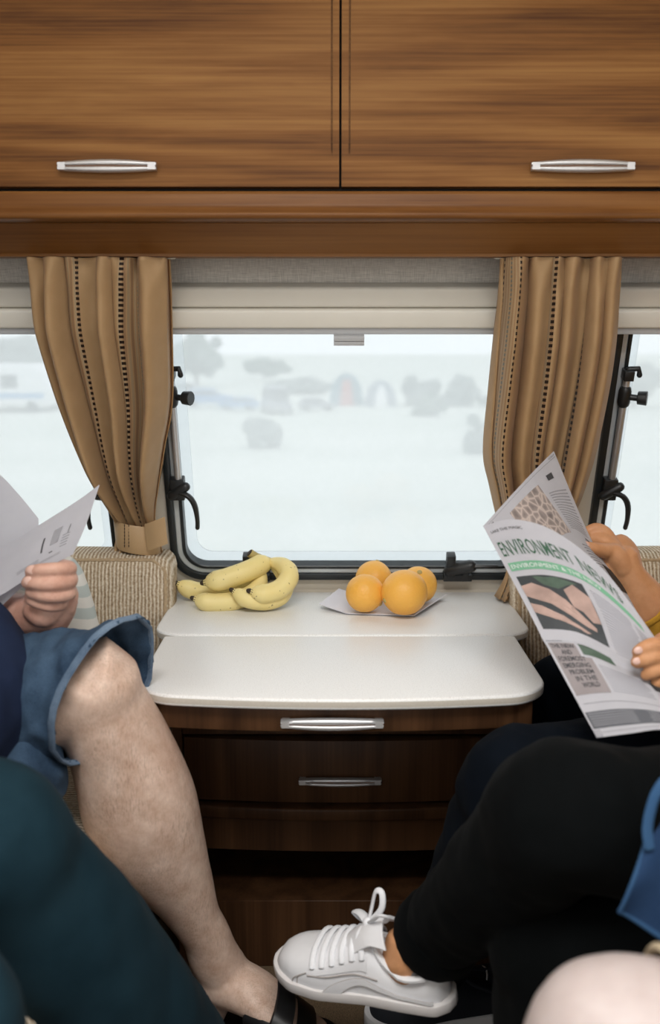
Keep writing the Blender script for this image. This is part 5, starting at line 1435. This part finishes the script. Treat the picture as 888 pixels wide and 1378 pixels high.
def motorhome(label, px, py, wpx, hpx):
    c = gp(px, py); m = pxm(px, py); L = wpx*m; h = hpx*m
    t = thing('motorhome', label, 'motorhome', c)
    pr = [(-L/2, h*.12), (-L/2, h*.9), (-L/2+h*.1, h), (L*.30, h), (L*.44, h*.86), (L/2, h*.5), (L/2, h*.12)]
    mb = MB(); mb.prism(pr, lambda a, b_, hh: c+Vector((a, hh, b_)), -1.0, 1.0); o = mb.build('motorhome_body', M['car_white'], t, bevel=.08, seg=3)
    for x0, x1 in ((-.40, -.18), (-.08, .12)):
        mb = MB(); mb.box(x0*L, -1.03, h*.52, x1*L, -.99, h*.78, fn=lambda x, y, z: c+Vector((x, y, z))); mb.build('side_window', M['car_glass'], o, bevel=.01)
    mb = MB(); mb.box(-.5*L, -1.015, h*.30, .46*L, -.99, h*.40, fn=lambda x, y, z: c+Vector((x, y, z))); mb.build('blue_stripe', M['car_blue2'], o)
    for x in (-.3, .3):
        for y in (-.9, .9):
            mb = MB(); mb.tube([c+Vector((x*L, y-.1, h*.12)), c+Vector((x*L, y+.1, h*.12))], h*.12, 16, round_ends=False); mb.build('wheel', M['tyre'], o)
motorhome('white motorhome with a blue stripe parked beyond the tied curtain', 30, 552, 100, 62)
rt = random.Random(5)
def foliage(mb, c, r, n, flat=1.0):
    for _ in range(n):
        d = Vector((rt.gauss(0, .5), rt.gauss(0, .5), rt.gauss(0, .42)*flat)); q = c+Vector((d.x*r.x, d.y*r.y, d.z*r.z)); k = rt.uniform(.32, .55)
        mb.ball(q, (r.x*k, r.y*k, r.z*k), 9, 6)
def tree(label, px, pybase, pytop, wpx, mat, group='trees beyond the field', kind='tree', name='tree', trunk=True):
    c = gp(px, pybase); m = pxm(px, pybase); h = (pybase-pytop)*m; r = wpx*m/2
    t = thing(name, label, kind, c, group)
    mb = MB(); r *= .86; foliage(mb, c+Vector((0, 0, h*(.66 if trunk else .45))), Vector((r, r*.8, h*(.36 if trunk else .5))), 46)
    me = mb.mesh('foliage'); wrinkle(me, r*.10, 2.2/r, (1, 1, 1), rt.random()*9)
    for v in me.vertices: v.co.z = max(v.co.z, GZ+.01)
    link('foliage', me, mat, t)
    mb = MB(); mb.tube([c-Vector((0, 0, .05)), c+Vector((h*.02, 0, h*.3)), c+Vector((0, 0, h*.62))], [h*.05, h*.035, h*.02], 8, 3); mb.build('trunk' if trunk else 'stem', M['bark'], t)
tree('tall feathery tree standing above the parked blue cars', 264, 520, 455, 58, M['leaf'])
tree('round-topped tree standing above the grey nose-on car', 356, 512, 486, 54, M['leaf'])
tree('broad tree standing beyond the window behind the mustard-sleeved reader', 852, 548, 488, 84, M['leaf2'])
tree('bushy tree standing above the white motorhome', 20, 516, 456, 74, M['leaf2'])
tree('leafy tree standing between motorhome and tied curtain', 74, 520, 468, 44, M['leaf2'])
for k, (px, w_, top) in enumerate(((566, 42, 511), (620, 44, 512), (676, 44, 512))):
    tree(['grey-green hedge shrub closest to the grey tent', 'grey-green hedge shrub behind the dark low bush', 'grey-green hedge shrub half covered by the striped curtain'][k], px, 546, top, w_, M['leaf2'], 'hedge at the end of the field', 'shrub', 'hedge_shrub', False)
tree('low hedge row shrub behind the small grey car', 405, 530, 508, 80, M['leaf2'], 'hedge at the end of the field', 'shrub', 'hedge_shrub', False)
tree('dark low bush standing alone before the hedge', 574, 560, 532, 30, M['leaf'], None, 'bush', 'bush', False)
tree('rounded grey bush alone in the open field above the bananas', 354, 602, 560, 50, M['leaf2'], None, 'bush', 'bush', False)
tree('rounded grey bush alone in the field, showing beside the striped curtain', 640, 610, 574, 40, M['leaf2'], None, 'bush', 'bush', False)
